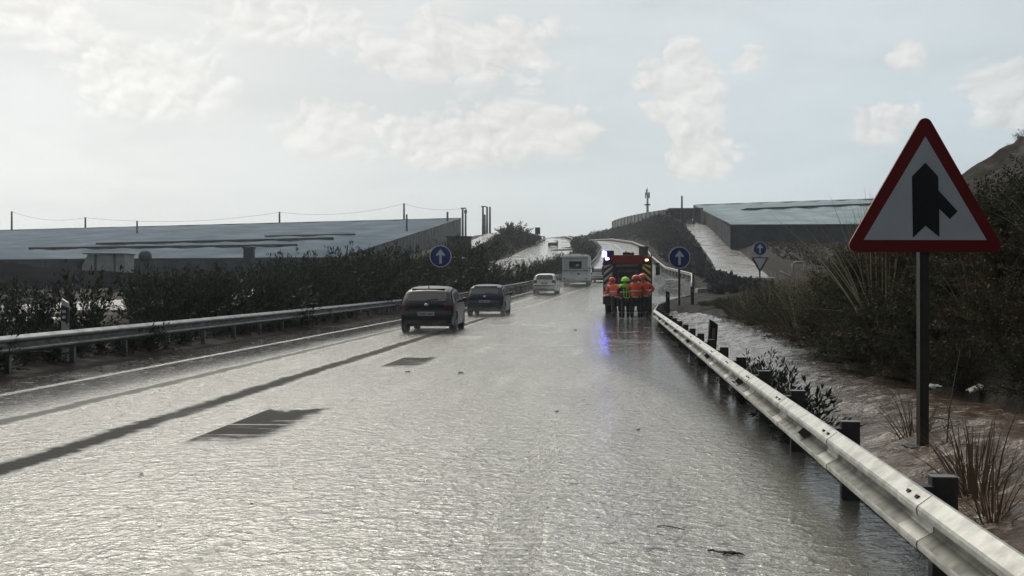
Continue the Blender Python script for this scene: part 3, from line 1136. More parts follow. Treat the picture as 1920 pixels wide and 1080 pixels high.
def make_car(name, label, cat, prof, W, paint, wheel_y, wheel_r=.32, belt=.90, tumble=.40, rear_win=(4.15, 5.85), roof_idx=(6, 8), ws=(8.05, 8.95),
             side_y=None, lamps=False, plate_z=.62, group=None, tailf=(.66, .985), tailt=(3.0, 4.05), emblem=True, wiper=True, antenna=False):
    root = empty(name, (0, 0, 0), 0, label, cat, group)
    ys = [p[0] for p in prof]
    y0, y1 = min(ys), max(ys)

    def hw(y, z):
        w = W / 2
        w *= 1 - .10 * max(0, (y0 + .75 - y) / .75) ** 2 - .13 * max(0, (y - y1 + .9) / .9) ** 2
        if z > belt:
            w -= (z - belt) * tumble
        if z < .5:
            w -= (.5 - z) * .12
        return w

    N = 64
    tt = [(len(prof) - 1) * i / N for i in range(N + 1)]
    cen = [catmull(prof, t) for t in tt]
    nf = 17
    fr = [-1 + 2 * j / (nf - 1) for j in range(nf)]

    def top_pt(t, f, off=0.0):
        y, z = catmull(prof, t)
        ya, za = catmull(prof, max(t - .05, 0)); yb, zb = catmull(prof, min(t + .05, len(prof) - 1.0001))
        ty, tz = yb - ya, zb - za
        L = math.hypot(ty, tz) or 1
        ny, nz = -tz / L, ty / L      # outward normal (profile runs rear bottom -> over -> front bottom)
        drop = .045 * abs(f) ** 2.2 + .05 * max(0, (abs(f) - .86) / .14) ** 2
        off2 = off - drop
        return (hw(y, z) * f, y + ny * off2, z + nz * off2)

    mb = MB()
    P = [[top_pt(t, f) for f in fr] for t in tt]
    mb.grid(P, 0, True, flip=True)
    # side panels between the profile and the sill, with wheel openings
    upper = [(p[-1][1], p[-1][2]) for p in P]
    uy = np.maximum.accumulate(np.array([a for a, b in upper]))
    uz = np.array([b for a, b in upper])
    ymin_i = int(np.argmin([a for a, b in upper]))
    ymax_i = int(np.argmax([a for a, b in upper]))
    sy_, sz_ = uy[ymin_i:ymax_i + 1], uz[ymin_i:ymax_i + 1]

    def ztop(y):
        return float(np.interp(y, sy_, sz_))

    def zbot(y):
        z = .24
        for wy in wheel_y:
            q = (wheel_r + .06) ** 2 - (y - wy) ** 2
            if q > 0:
                z = max(z, wheel_r + math.sqrt(q))
        e = max(0, (y0 + .35 - y) / .35, (y - y1 + .35) / .35)
        return z + .10 * min(1, e)

    yy = sorted(set([y0 + .04 + (y1 - y0 - .08) * i / 70 for i in range(71)] + [w + s * (wheel_r + .061) for w in wheel_y for s in (-1, 1)]))
    K = 12
    for sgn in (-1, 1):
        Q = []
        for y in yy:
            zt = ztop(y) - .004
            zb = min(zbot(y), zt - .02)
            row = []
            for k_ in range(K + 1):
                z = zb + (zt - zb) * k_ / K
                x = hw(y, z) - .02 * max(0, 1 - abs(z - .62) / .12) * 0
                row.append((sgn * (x + .0), y, z))
            Q.append(row)
        mb.grid(Q, 0, True, flip=(sgn < 0))
    mb.build('body', paint, root)
    # floor pan and inner arches
    mb = MB()
    mb.box((0, (y0 + y1) / 2, .34), (W * .82, (y1 - y0) * .93, .16), 0, ch=.04)
    for wy in wheel_y:
        mb.box((0, wy, .46), (W * .9, wheel_r * 1.9, .5), 0, ch=.08)
    mb.build('underbody', INTER, root)

    def patch(nm, t0, t1, f0, f1, mat, off=.008, parent=root, nt=8, nfz=8, round_=0.0):
        m2 = MB()
        G = []
        for i in range(nt + 1):
            a = i / nt
            row = []
            for j in range(nfz + 1):
                b = j / nfz
                sq = 1 - round_ * (2 * abs(a - .5)) ** 3
                f = (f0 + f1) / 2 + (f1 - f0) * (b - .5) * sq
                row.append(top_pt(t0 + (t1 - t0) * a, f, off))
            G.append(row)
        m2.grid(G, 0, True, flip=True)
        return m2.build(nm, mat, parent)

    rw = patch('rear_window', rear_win[0], rear_win[1], -.80, .80, GLASS, .010, nt=10, nfz=12, round_=.10)
    patch('windscreen', ws[0], ws[1], -.84, .84, GLASS, .010)
    for sgn in (-1, 1):
        patch('tail_lamp', tailt[0], tailt[1], sgn * tailf[0], sgn * tailf[1], TAIL, .012, nt=4, nfz=4)
        patch('headlamp', len(prof) - 3.75, len(prof) - 3.1, sgn * .55, sgn * .93, HEADL if lamps else LAMPOFF, .012, nt=4, nfz=4)
        # side glazing in two panes
        sA, sB = side_y or (y0 + .55, y1 - 1.45)
        for (a, b) in ((sA, (sA + sB) / 2 - .05), ((sA + sB) / 2 + .05, sB)):
            G = []
            for i in range(9):
                y = a + (b - a) * i / 8
                zt = max(ztop(y) - .10, belt + .02)
                G.append([(sgn * (hw(y, belt + .02 + (zt - belt - .02) * q / 4) + .008), y, belt + .02 + (zt - belt - .02) * q / 4) for q in range(5)])
            m2 = MB(); m2.grid(G, 0, True, flip=(sgn < 0)); m2.build('side_window', GLASS, root)
        # mirror
        my = sB - .18
        m2 = MB()
        m2.ball((sgn * (W / 2 + .10), my, belt + .09), (.115, .075, .075), 0)
        m2.tube([(sgn * (W / 2 - .06), my, belt + .02), (sgn * (W / 2 + .05), my, belt + .06)], .025, 6)
        m2.build('wing_mirror', TRIM, root)
        m2 = MB(); m2.box((sgn * (W / 2 + .008), (sA + sB) / 2 + .25, belt - .10), (.022, .16, .022), 0, ch=.006); m2.build('door_handle', TRIM, root)
    # wheels
    for wy in wheel_y:
        for sgn in (-1, 1):
            m2 = MB()
            c = sgn * (W / 2 - .12)
            prof_w = [(-.1, wheel_r * .62), (-.1, wheel_r * .93), (-.08, wheel_r), (.08, wheel_r), (.1, wheel_r * .93), (.1, wheel_r * .62)]
            n = 22
            G = [[(c + px, wy + pr * math.cos(2 * math.pi * i / n), wheel_r + pr * math.sin(2 * math.pi * i / n)) for px, pr in prof_w] for i in range(n + 1)]
            m2.grid(G, 0, True)
            wo = m2.build('wheel', TYRE, root)
            m2 = MB()
            for i in range(n):
                a, b = 2 * math.pi * i / n, 2 * math.pi * (i + 1) / n
                rr = wheel_r * .63
                m2.add([(c + sgn * .05, wy, wheel_r), (c + sgn * .085, wy + rr * math.cos(a), wheel_r + rr * math.sin(a)), (c + sgn * .085, wy + rr * math.cos(b), wheel_r + rr * math.sin(b))],
                       [(0, 1, 2)], 0)
            for i in range(5):
                a = 2 * math.pi * i / 5
                m2.box((0, 0, wheel_r * .33), (.02, .06, wheel_r * .5), 0, M=Matrix.Translation((c + sgn * .08, wy, wheel_r)) @ Matrix.Rotation(a, 4, 'X'))
            m2.build('rim', RIMM, wo)
    # rear details
    py, pz = catmull(prof, 2.6)
    ry = min(p[0] for p in prof)
    m2 = MB(); m2.box((0, ry - .012 + (.045 if plate_z > .7 else 0), plate_z), (.52, .02, .115), 0, ch=.006)
    po = m2.build('number_plate', PLATE, root)
    m2 = MB()
    for i, w_ in enumerate((.045, .05, .045, .05, 0, .05, .045, .05)):
        if w_:
            m2.box((-.19 + i * .054, ry - .0235 + (.045 if plate_z > .7 else 0), plate_z), (w_ * .72, .003, .062 - .008 * (i % 2)))
    m2.build('plate_lettering', PLATEINK, po)
    m2 = MB(); m2.box((0, ry + .03, .36), (W * .72, .10, .10), 0, ch=.03); m2.build('rear_valance', TRIM, root)
    patch('bumper_strip', 1.55, 1.95, -.9, .9, TRIM, .010, nt=3, nfz=14)
    if emblem:
        a = top_pt(3.75, 0, .015)
        m2 = MB(); m2.ball(a, (.075, .018, .04)); m2.build('emblem', CHROME, root)
    if wiper:
        a, b = top_pt(rear_win[0] + .06, .02, .025), top_pt(rear_win[0] + .22, .46, .025)
        m2 = MB(); m2.tube([a, b], .010, 6); m2.build('rear_wiper', TRIM, root)
    if antenna:
        a = top_pt(6.2, 0, .0)
        m2 = MB(); m2.tube([a, (a[0], a[1] - .08, a[2] + .13)], [.018, .008], 6); m2.build('antenna', TRIM, root)
    # high brake lamp / spoiler lip
    a = top_pt(rear_win[1] + .12, 0, .01)
    m2 = MB(); m2.box((a[0], a[1] - .02, a[2] - .01), (W * .60, .14, .03), 0, ch=.01); m2.build('spoiler', paint, root)
    return root


def put(o, x, d, z, fx=None, turn=0.0):
    o.location = (x, d, z)
    o.rotation_euler = (-math.atan2(float(ZR(d + 2) - ZR(d - 2)), 4.0) * 0, 0, turn)
    return o


BLACKP = mk('black_car_paint', (.008, .009, .013), .35, spec=.3, coat=.1, var=.1)
BLUEP = mk('blue_car_paint', (.008, .016, .045), .35, spec=.3, coat=.1, var=.1)
WHITECAR = mk('white_car_paint', (.46, .48, .47), .35, coat=.4, var=.06)
SILVER = mk('silver_car_paint', (.34, .37, .39), .35, metal=.3, coat=.4, var=.06)
GREYC = mk('grey_car_paint', (.08, .085, .09), .3, coat=.5, var=.06)

HATCH = [(-2.00, .30), (-2.08, .44), (-2.09, .60), (-2.01, .74), (-1.97, .95), (-1.75, 1.20), (-1.50, 1.37), (-.75, 1.455), (.15, 1.43), (1.05, .99), (1.85, .82), (2.06, .62), (2.10, .42), (2.0, .28)]
c1 = make_car('hatchback_car', 'black hatchback throwing up spray in the fast lane, closest to the viewer', 'car', HATCH, 1.74, BLACKP, (-1.27, 1.27), belt=.93,
              rear_win=(4.25, 5.95), ws=(8.08, 8.95), antenna=True)
put(c1, -2.55, 29.5 + 2.08, 0, turn=-R(2.5))
GOLF = [(-2.02, .30), (-2.11, .44), (-2.12, .62), (-2.06, .76), (-2.02, .98), (-1.80, 1.24), (-1.60, 1.40), (-.8, 1.475), (.15, 1.44), (1.08, 1.01), (1.9, .84), (2.1, .62), (2.13, .42), (2.03, .28)]
c2 = make_car('hatchback_car', 'dark blue hatchback ahead of the black car, beside the median guardrail', 'car', GOLF, 1.78, BLUEP, (-1.29, 1.29), belt=.95,
              rear_win=(4.2, 5.8), ws=(8.08, 8.95), plate_z=.70)
put(c2, -1.08, 44.2 + 2.1, 0, turn=-R(5))
SUVP = [(-2.06, .34), (-2.15, .48), (-2.16, .68), (-2.08, .82), (-2.03, 1.03), (-1.86, 1.26), (-1.66, 1.43), (-.8, 1.53), (.1, 1.50), (1.0, 1.07), (1.9, .92), (2.12, .70), (2.16, .46), (2.06, .32)]
c3 = make_car('hatchback_car', 'white hatchback following the white camper van through the spray', 'car', SUVP, 1.80, WHITECAR, (-1.30, 1.30), belt=1.0,
              rear_win=(4.2, 5.75), ws=(8.08, 8.95), plate_z=.80)
put(c3, (1027 - 960) / FPX * 71, 71 + 2.1, float(ZR(73)), turn=-R(7))
c4 = make_car('hatchback_car', 'small silver car half hidden behind the left side of the fire engine', 'car', HATCH, 1.74, SILVER, (-1.27, 1.27), belt=.93,
              rear_win=(4.2, 5.95), ws=(8.08, 8.95))
put(c4, (1129 - 960) / FPX * 94, 94 + 2, float(ZR(95)), turn=-R(13))
# oncoming traffic on the opposite carriageway
o1 = make_car('hatchback_car', 'pale oncoming car with lit headlamps, seen over the median shrubs', 'car', GOLF, 1.78, SILVER, (-1.29, 1.29), belt=.95, lamps=True)
put(o1, (912 - 960) / FPX * 86, 86, float(ZL(86)), turn=R(180 - 12))
VANP = [(-2.4, .34), (-2.46, .5), (-2.46, .9), (-2.45, 1.2), (-2.44, 1.45), (-2.40, 1.75), (-2.30, 1.90), (-.9, 1.95), (.75, 1.92), (1.45, 1.20), (2.1, 1.02), (2.38, .74), (2.42, .46), (2.3, .32)]
o2 = make_car('delivery_van', 'pale oncoming van with one lit headlamp beside the blue median sign', 'van', VANP, 1.86, SILVER, (-1.5, 1.5), belt=1.15, lamps=True, tumble=.22,
              rear_win=(4.1, 5.0), ws=(8.08, 8.95), side_y=(-.3, 1.1), emblem=False)
put(o2, (861 - 960) / FPX * 80, 80, float(ZL(80)) - .05, turn=R(180 - 12))
o3 = make_car('hatchback_car', 'tiny dark car far up the opposite carriageway on the bend', 'car', HATCH, 1.76, GREYC, (-1.27, 1.27), belt=.93, lamps=False)
put(o3, (1037 - 960) / FPX * 188, 188, float(ZL(188)), turn=R(180 - 8))


# ------------------------------------------------------------------ camper van
CAMPW = mk('camper_white', (.40, .43, .44), .4, var=.08, scale=1.5, coat=.2)
CAMPG = mk('camper_grey', (.25, .28, .30), .45, var=.1)
cv = empty('camper_van', (0, 0, 0), 0, 'tall white camper van seen from behind ahead of the white car', 'camper van')
CW, CH, CL = 2.3, 2.88, 6.6
mb = MB(); mb.box((0, CL / 2 - .6, .55 + 1.12), (CW, CL - 1.2, 2.24), 0, ch=.09); mb.build('body', CAMPW, cv)
mb = MB(); mb.box((0, CL / 2 - .55, CH - .06), (CW * .96, CL - 1.6, .15), 0, ch=.05); mb.box((0, 1.1, CH + .04), (.8, .7, .12), 0, ch=.03); mb.build('roof', CAMPW, cv)
mb = MB(); mb.xprism([(CL - 1.25, .5), (CL - .05, .5), (CL, .95), (CL - .5, 1.25), (CL - 1.0, 1.9), (CL - 1.25, 2.5)], -CW * .45, CW * .45); bevel(mb.build('cab', CAMPW, cv), .06)
mb = MB(); mb.box((0, .06, 2.56), (CW * .98, .16, .14), 0, ch=.03); mb.build('rear_canopy', CAMPG, cv)
mb = MB(); mb.box((0, -.022, 1.95), (1.50, .05, 1.00), 0, ch=.03); wf = mb.build('window_frame', CAMPW, cv)
mb = MB(); mb.box((.02, -.052, 1.95), (1.12, .03, .66), 0, ch=.02); wg = mb.build('rear_window', GLASS, wf)
mb = MB(); mb.box((.20, -.070, 1.93), (.30, .012, .17), 0, ch=.004); mb.build('window_sticker', PLATE, wg)
mb = MB(); mb.box((0, -.01, 1.44), (CW * .97, .03, .07)); mb.build('trim_strip', TRIM, cv)
mb = MB(); mb.box((-.35, -.012, 1.17), (.40, .014, .09)); mb.build('rear_badge', CAMPG, cv)
mb = MB(); mb.box((.30, -.012, 1.15), (.24, .02, .16), 0, ch=.01); mb.build('rear_hatch', TRIM, cv)
mb = MB(); mb.box((0, .05, .72), (CW * 1.0, .26, .22), 0, ch=.05); mb.build('bumper', CAMPG, cv)
mb = MB(); mb.box((0, .02, .545), (CW * .92, .22, .12), 0, ch=.03); mb.build('lower_valance', TRIM, cv)
for s in (-1, 1):
    mb = MB(); mb.box((s * .98, -.085, .74), (.22, .03, .11), 0, ch=.01); mb.build('tail_lamp', TAIL, cv)
    mb = MB(); mb.box((s * (CW / 2 + .17), CL - 1.3, 1.62), (.20, .12, .40), 0, ch=.04); mb.tube([(s * CW / 2, CL - 1.2, 1.55), (s * (CW / 2 + .12), CL - 1.25, 1.6)], .03); mb.build('wing_mirror', TRIM, cv)
    for wy in (1.6, 5.4):
        mb = MB(); mb.tube([(s * (CW / 2 - .28), wy, .34), (s * (CW / 2 - .03), wy, .34)], .34, 20); w_ = mb.build('wheel', TYRE, cv)
        mb = MB(); mb.tube([(s * (CW / 2 - .1), wy, .34), (s * (CW / 2 - .02), wy, .34)], .2, 16); mb.build('rim', RIMM, w_)
mb = MB(); mb.box((CW / 2 + .004, 2.4, 1.9), (.03, 1.0, .5), 0, ch=.01); mb.build('side_window', GLASS, cv)
mb = MB(); mb.box((0, CL / 2 - .3, .46), (CW * .8, CL * .9, .2)); mb.build('underbody', INTER, cv)
mb = MB(); mb.box((-.62, -.10, .72), (.50, .015, .11)); mb.build('number_plate', PLATE, cv)
put(cv, (1078.5 - 960) / FPX * 86, 86, float(ZR(86)), turn=-R(7.5))

# ------------------------------------------------------------------ fire engine
FRED = mk('fire_red', (.20, .014, .018), .35, coat=.3, var=.15, scale=2)
FDARK = mk('fire_dark_panel', (.022, .018, .022), .5, var=.2)
SHUT = mk('roller_shutter', (.085, .10, .13), .4, metal=.5, var=.15)
YEL = mk('chevron_yellow', (.58, .45, .14), .45, var=.15)
GRY = mk('chevron_grey', (.42, .40, .37), .45, var=.15)
BLUEBOX = mk('blue_plastic_box', (.012, .010, .045), .4)
TEAL = mk('grey_green_box', (.09, .115, .12), .5)
BEACON = mk('blue_beacon_lit', (.15, .15, .6), .3, emit=(.13, .11, 1.0), estr=55)
FLASH = mk('white_flash_lit', (.9, .9, 1), .3, emit=(.75, .70, 1.0), estr=14)
AMBER = mk('amber_lamp_lit', (.9, .5, .2), .3, emit=(1.0, .62, .30), estr=7)
REDLIT = mk('tail_lamp_lit', (.5, .05, .05), .3, emit=(1.0, .35, .30), estr=1.2)
fe = empty('fire_engine', (0, 0, 0), 0, 'dark red fire engine with striped rear panels and blue beacon, parked on the shoulder', 'fire engine')
mb = MB()
mb.box((0, 2.6, 1.73), (2.46, 5.0, 2.30), 0, ch=.05)
mb.build('body', FRED, fe)
mb = MB(); mb.box((0, 6.3, 1.62), (2.42, 2.2, 2.2), 0, ch=.12); mb.build('cab', FRED, fe)
mb = MB(); mb.box((0, 3.6, .55), (2.0, 6.8, .40)); mb.build('chassis', TRIM, fe)
# rear face: side columns and header proud, the bay set back
for s, m_, nm in ((-1, GRY, 'grey'), (1, YEL, 'yellow')):
    mb = MB(); mb.box((s * .965, .06, 1.72), (.50, .10, 2.05), 0, ch=.01)
    col_ = mb.build('corner_panel', FDARK, fe)
    mb = MB()
    zb, zt_ = .95, 2.50
    for i in range(-1, 6):
        za = zb + i * .33
        x0, x1 = s * .965 - .21, s * .965 + .21
        # stripes fall away from the middle
        q = [(x0, za + (0 if s < 0 else .34)), (x1, za + (.34 if s < 0 else 0)), (x1, za + (.34 if s < 0 else 0) + .15), (x0, za + (0 if s < 0 else .34) + .15)]
        q = [(x, min(max(z, zb), zt_)) for x, z in q]
        if abs(q[0][1] - q[3][1]) + abs(q[1][1] - q[2][1]) > .05:
            mb.prism(q, .0035, .0095)
    mb.build('chevron_stripes', m_, col_)
mb = MB(); mb.box((0, .07, 2.74), (1.60, .12, .44), 0, ch=.02); hd = mb.build('header_panel', FRED, fe)
mb = MB(); mb.box((-.30, .005, 2.68), (.42, .010, .035)); mb.build('header_lettering', mk('faded_red', (.17, .05, .055), .5), hd)
mb = MB(); mb.box((0, .10, 2.44), (1.16, .05, .13)); mb.build('work_light_bar', mk('pale_panel', (.16, .17, .18), .4, metal=.3), fe)
mb = MB()
mb.box((0, .085, 1.68), (1.08, .02, 1.22))
for i in range(10):
    mb.box((0, .072, 1.13 + i * .12), (1.08, .012, .10))
mb.build('roller_shutter', SHUT, fe)
mb = MB(); mb.box((0, .068, 2.30), (1.14, .05, .12)); mb.box((0, .06, 1.95), (.9, .008, .26)); mb.build('shutter_housing', TRIM, fe)
for s in (-1, 1):
    mb = MB(); mb.box((s * .64, .045, 1.75), (.12, .10, 1.5), 0, ch=.02); mb.build('door_pillar', FDARK, fe)
mb = MB(); mb.box((0, .0, .66), (2.46, .34, .42), 0, ch=.04); mb.build('bumper', TRIM, fe)
mb = MB(); mb.box((0, -.18, .90), (2.30, .25, .05), 0, ch=.01); mb.build('rear_step', mk('chequer_plate', (.20, .18, .12), .5, metal=.4), fe)
mb = MB(); mb.box((-1.08, -.012, 1.25), (.09, .03, .12), 0, ch=.01); mb.build('marker_lamp', LAMPOFF, fe)
for s in (-1, 1):
    mb = MB(); mb.box((s * 1.06, -.012, 1.0 - .13), (.26, .05, .13), 0, ch=.015); mb.build('tail_lamp', REDLIT if s < 0 else TAIL, fe)
mb = MB(); mb.box((-.93, .30, 3.02), (.48, .55, .34), 0, ch=.03); mb.build('beacon_housing', BLUEBOX, fe)
mb = MB(); mb.tube([(-1.15, .10, 2.88), (-1.15, .10, 3.10)], [.13, .12], 14); mb.ball((-1.15, .10, 3.10), (.12, .12, .07)); mb.build('blue_beacon', BEACON, fe)
mb = MB(); mb.box((-1.02, .002, 2.77), (.17, .03, .10), 0, ch=.012); mb.build('flash_lamp', FLASH, fe)
mb = MB(); mb.box((.97, .002, 2.70), (.15, .03, .09), 0, ch=.012); mb.build('amber_lamp', AMBER, fe)
mb = MB(); mb.box((.80, 1.0, 3.10), (.46, 1.6, .52), 0, ch=.03); mb.box((.80, 1.0, 3.375), (.52, 1.66, .04)); mb.build('roof_locker', TEAL, fe)
mb = MB()
for s in (-.22, .22):
    mb.tube([(s, .1, 3.02), (s, 5.0, 3.05)], .035, 6)
for i in range(9):
    mb.tube([(-.22, .4 + i * .5, 3.03), (.22, .4 + i * .5, 3.03)], .022, 6)
mb.build('roof_ladder', mk('ladder_dark', (.05, .04, .042), .5, metal=.5), fe)
mb = MB(); mb.box((-.05, .45, 3.03), (.40, .30, .16), 0, ch=.04); mb.ball((.24, .5, 3.03), (.10, .10, .09)); mb.tube([(-.1, .4, 3.1), (-.1, 1.1, 3.16)], .05); mb.build('water_monitor', FDARK, fe)
mb = MB()
for s in (-1, 1):
    mb.tube([(s * 1.2, .15, 2.9), (s * 1.2, .15, 3.0), (s * 1.2, 4.9, 3.0), (s * 1.2, 4.9, 2.9)], .025, 6)
mb.build('roof_rail', TRIM, fe)
for s in (-1, 1):
    mb = MB()
    mb.tube([(s * 1.2, 6.9, 2.62), (s * 1.42, 6.85, 2.64), (s * 1.52, 6.8, 2.50)], .03, 6)
    mb.box((s * 1.54, 6.8, 2.24), (.24, .12, .52), 0, ch=.04)
    mb.box((s * 1.52, 6.8, 2.62), (.22, .14, .16), 0, ch=.04)
    mb.build('wing_mirror', TRIM, fe)
    for wy in (1.9, 6.2):
        mb = MB(); mb.tube([(s * .78, wy, .5), (s * 1.20, wy, .5)], .5, 24); w_ = mb.build('wheel', TYRE, fe)
        mb = MB(); mb.tube([(s * 1.1, wy, .5), (s * 1.215, wy, .5)], .28, 16); mb.build('rim', RIMM, w_)
    mb = MB()
    for i in range(3):
        mb.box((s * 1.232, 1.05 + i * 1.45, 1.75), (.02, 1.3, 1.5), 0, ch=.008)
    mb.build('side_shutter', SHUT, fe)
    mb = MB(); mb.box((s * 1.212, 6.4, 2.05), (.02, 1.4, .75), 0, ch=.008); mb.build('side_window', GLASS, fe)
    mb = MB(); mb.box((s * 1.235, 2.6, 2.82), (.02, 4.8, .08)); mb.build('side_stripe', YEL, fe)
mb = MB(); mb.box((0, 7.41, 2.0), (2.1, .02, .95), 0, ch=.008); mb.build('windscreen', GLASS, fe)
mb = MB(); mb.box((0, 6.2, 2.78), (1.7, .4, .16), 0, ch=.04); mb.build('cab_light_bar', mk('blue_lens', (.01, .02, .2), .2), fe)
put(fe, 5.84, 48.6, 0, turn=-R(8.5))


# ------------------------------------------------------------------ people
SKIN = mk('skin', (.36, .20, .14), .5)
ORANGE = mk('orange_rain_jacket', (.62, .062, .018), .5, var=.18, scale=7, bump=.3, bscale=9, bdist=.03)
ORANGE2 = mk('orange_helmet', (.50, .060, .025), .35)
LIME = mk('lime_hi_vis', (.30, .72, .03), .5, var=.12, scale=7)
NAVY = mk('dark_uniform', (.016, .014, .018), .7, var=.3, scale=6, bump=.4, bscale=10, bdist=.02)
BOOT = mk('rubber_boot', (.010, .010, .011), .4)
BAND = mk('reflective_band', (.42, .42, .38), .35)
HAIR = mk('dark_hair', (.02, .014, .01), .6)


def skin_obj(name, V, E, mat, parent, sub=1):
    me = bpy.data.meshes.new(name)
    me.from_pydata([v[:3] for v in V], E, [])
    me.materials.append(mat)
    o = bpy.data.objects.new(name, me)
    link(o, parent)
    o.modifiers.new('skin', 'SKIN').use_smooth_shade = True
    for i, v in enumerate(V):
        r = v[3] if isinstance(v[3], tuple) else (v[3], v[3])
        me.skin_vertices[0].data[i].radius = r
        me.skin_vertices[0].data[i].use_root = (i == 0)
    if sub:
        s = o.modifiers.new('sub', 'SUBSURF'); s.levels = s.render_levels = sub
    return o


def person(x, d, h, rz, label, jacket, helm, lean=(0, 0), arms=None, stride=.05, headturn=0.0, vest=False, hood=False):
    root = empty('person', (x, d, 0.0), rz, label, 'person', None, (1.16 * h / 1.70, 1.08 * h / 1.70, h / 1.70))
    lx, ly = lean

    def up(p):      # bend the upper body about the hips
        x_, y_, z_ = p[:3]
        k = max(0, z_ - .95)
        return (x_ + math.sin(lx) * k, y_ + math.sin(ly) * k, .95 + k * math.cos(lx) * math.cos(ly) if k > 0 else z_) + tuple(p[3:])

    arms = arms or [((.27, .02, 1.17), (.22, .24, 1.08)), ((.27, .02, 1.17), (.22, .24, 1.08))]
    legs = []
    for i, s in enumerate((-1, 1)):
        st = stride * (1 if i else -1)
        legs.append([(s * .095, 0, .90), (s * .115, st * .5 + .03, .50), (s * .125, st, .09), (s * .14, st + .15, .045)])
    V, E = [], []

    def chain(pts, start=None):
        prev = start
        for p in pts:
            V.append(p); i = len(V) - 1
            if prev is not None:
                E.append((prev, i))
            prev = i
        return prev

    pel = chain([(0, 0, .95, (.14, .11))])
    nk = chain([up(p) for p in [(0, .0, 1.15, (.135, .10)), (0, 0, 1.36, (.15, .105)), (0, .0, 1.47, .075), (0, .015, 1.55, .055)]], pel)
    chest = 2
    hd = up((0, .03, 1.62))
    ht = headturn
    hdir = Vector((math.sin(ht), math.cos(ht), 0))
    chain([(hd[0], hd[1], hd[2], (.078, .088)), (hd[0], hd[1] - .0, hd[2] + .07, (.080, .095)), (hd[0], hd[1] - .01, hd[2] + .125, .06)], nk)
    for i, s in enumerate((-1, 1)):
        chain([legs[i][0] + (.085,), legs[i][1] + (.055,), legs[i][2] + (.04,), legs[i][3] + (.035,)], pel)
    wr = []
    for i, s in enumerate((-1, 1)):
        sh = up((s * .185, 0, 1.42))
        el, ha = arms[i]
        el = up((s * el[0], el[1], el[2])); ha = up((s * ha[0], ha[1], ha[2]))
        e_ = chain([sh + (.055,), el + (.042,), ha + (.03,)], chest)
        f = (Vector(ha) - Vector(el)).normalized()
        side = Vector((0, 0, 1)).cross(f); side = side.normalized() if side.length > .01 else Vector((1, 0, 0))
        palm = Vector(ha) + f * .06
        pi = chain([tuple(palm) + ((.034, .020),)], e_)
        for k, (off, L) in enumerate(((-.030, .058), (-.011, .070), (.010, .066), (.029, .052))):
            b = palm + side * off + f * .025
            chain([tuple(b) + (.009,), tuple(b + f * L * .55) + (.0085,), tuple(b + f * L * .9 + Vector((0, 0, -.022))) + (.0075,)], pi)
        b = palm + side * (-.035 * s) - f * .02
        chain([tuple(b) + (.010,), tuple(b + side * (-.028 * s) + f * .03) + (.0085,)], pi)
        wr.append((sh, el, ha))
    skin_obj('body', V, E, SKIN, root, 1)
    # face, on the far side of the head
    C0 = Vector(hd) + Vector((0, 0, .045))
    rt = Matrix.Rotation(-ht, 4, 'Z')
    mb = MB()
    T = Matrix.Translation(C0) @ rt
    mb.ball((0, .105, -.005), (.014, .022, .022), 0, 8, 6, T)
    for s in (-1, 1):
        mb.ball((s * .084, -.0, .0), (.014, .028, .036), 0, 8, 6, T)
    mb.ball((0, .090, -.052), (.026, .012, .009), 1, 8, 5, T)
    for s in (-1, 1):
        mb.ball((s * .032, .088, .022), (.013, .010, .009), 2, 8, 5, T)
    mb.build('face', [SKIN, mk('lips', (.25, .08, .07), .5), mk('eye', (.03, .02, .02), .2)], root)
    mb = MB(); mb.ball((0, -.012, .035), (.090, .100, .088), 0, 14, 9, T); mb.build('hair', HAIR, root)
    # jacket: torso and sleeves
    V, E = [], []
    a = chain([(0, .0, .86, (.205, .155))])
    a = chain([(0, .0, .96, (.20, .155))], a)
    a = chain([up((0, 0, 1.12, (.195, .145)))], a)
    c_ = chain([up((0, 0, 1.32, (.205, .14)))], a)
    chain([up((0, .0, 1.45, (.12, .10))), up((0, .01, 1.515, .075))], c_)
    for (sh, el, ha) in wr:
        w = Vector(el).lerp(Vector(ha), .9)
        chain([tuple(Vector(sh)) + (.092,), tuple(Vector(sh).lerp(Vector(el), .55)) + (.080,), tuple(el) + (.072,), tuple(w) + (.055,)], c_)
    skin_obj('jacket', V, E, jacket, root, 1)
    V, E = [], []
    a = chain([(0, 0, .92, (.165, .125))])
    for i in range(2):
        chain([legs[i][0][:2] + (.86,) + (.118,), legs[i][1] + (.088,), (legs[i][2][0], legs[i][2][1], .24, .085)], a)
    skin_obj('trousers', V, E, NAVY, root, 1)
    for i in range(2):
        V, E = [], []
        l2 = legs[i][2]
        chain([(l2[0], l2[1], .27, .082), (l2[0], l2[1], .10, .068), (l2[0], l2[1] + .01, .052, (.058, .050)), (l2[0] + .01 * (-1, 1)[i], l2[1] + .17, .046, (.052, .042))])
        skin_obj('boot', V, E, BOOT, root, 1)
    # bands
    mb = MB()
    for z_, rx, ry in ((.885, .218, .168), (1.14, .212, .162)):
        ring = [up((rx * math.cos(q), ry * math.sin(q), z_)) for q in [2 * math.pi * i / 24 for i in range(24)]]
        ring2 = [up((rx * math.cos(q), ry * math.sin(q), z_ + .045)) for q in [2 * math.pi * i / 24 for i in range(24)]]
        mb.grid([ring + ring[:1], ring2 + ring2[:1]], 0, True)
    mb.build('reflective_band', BAND, root)
    if vest:
        mb = MB()
        for sx_ in (-.10, .0, .10):
            P = []
            for k in range(7):
                z_ = .93 + k * .065
                P.append([up((sx_ - .016, -.170 + .0 * k, z_)), up((sx_ + .016, -.170, z_))])
            mb.grid(P, 0, True)
        mb.build('vest_stripe', LIME, root)
    # helmet or hood
    mb = MB()
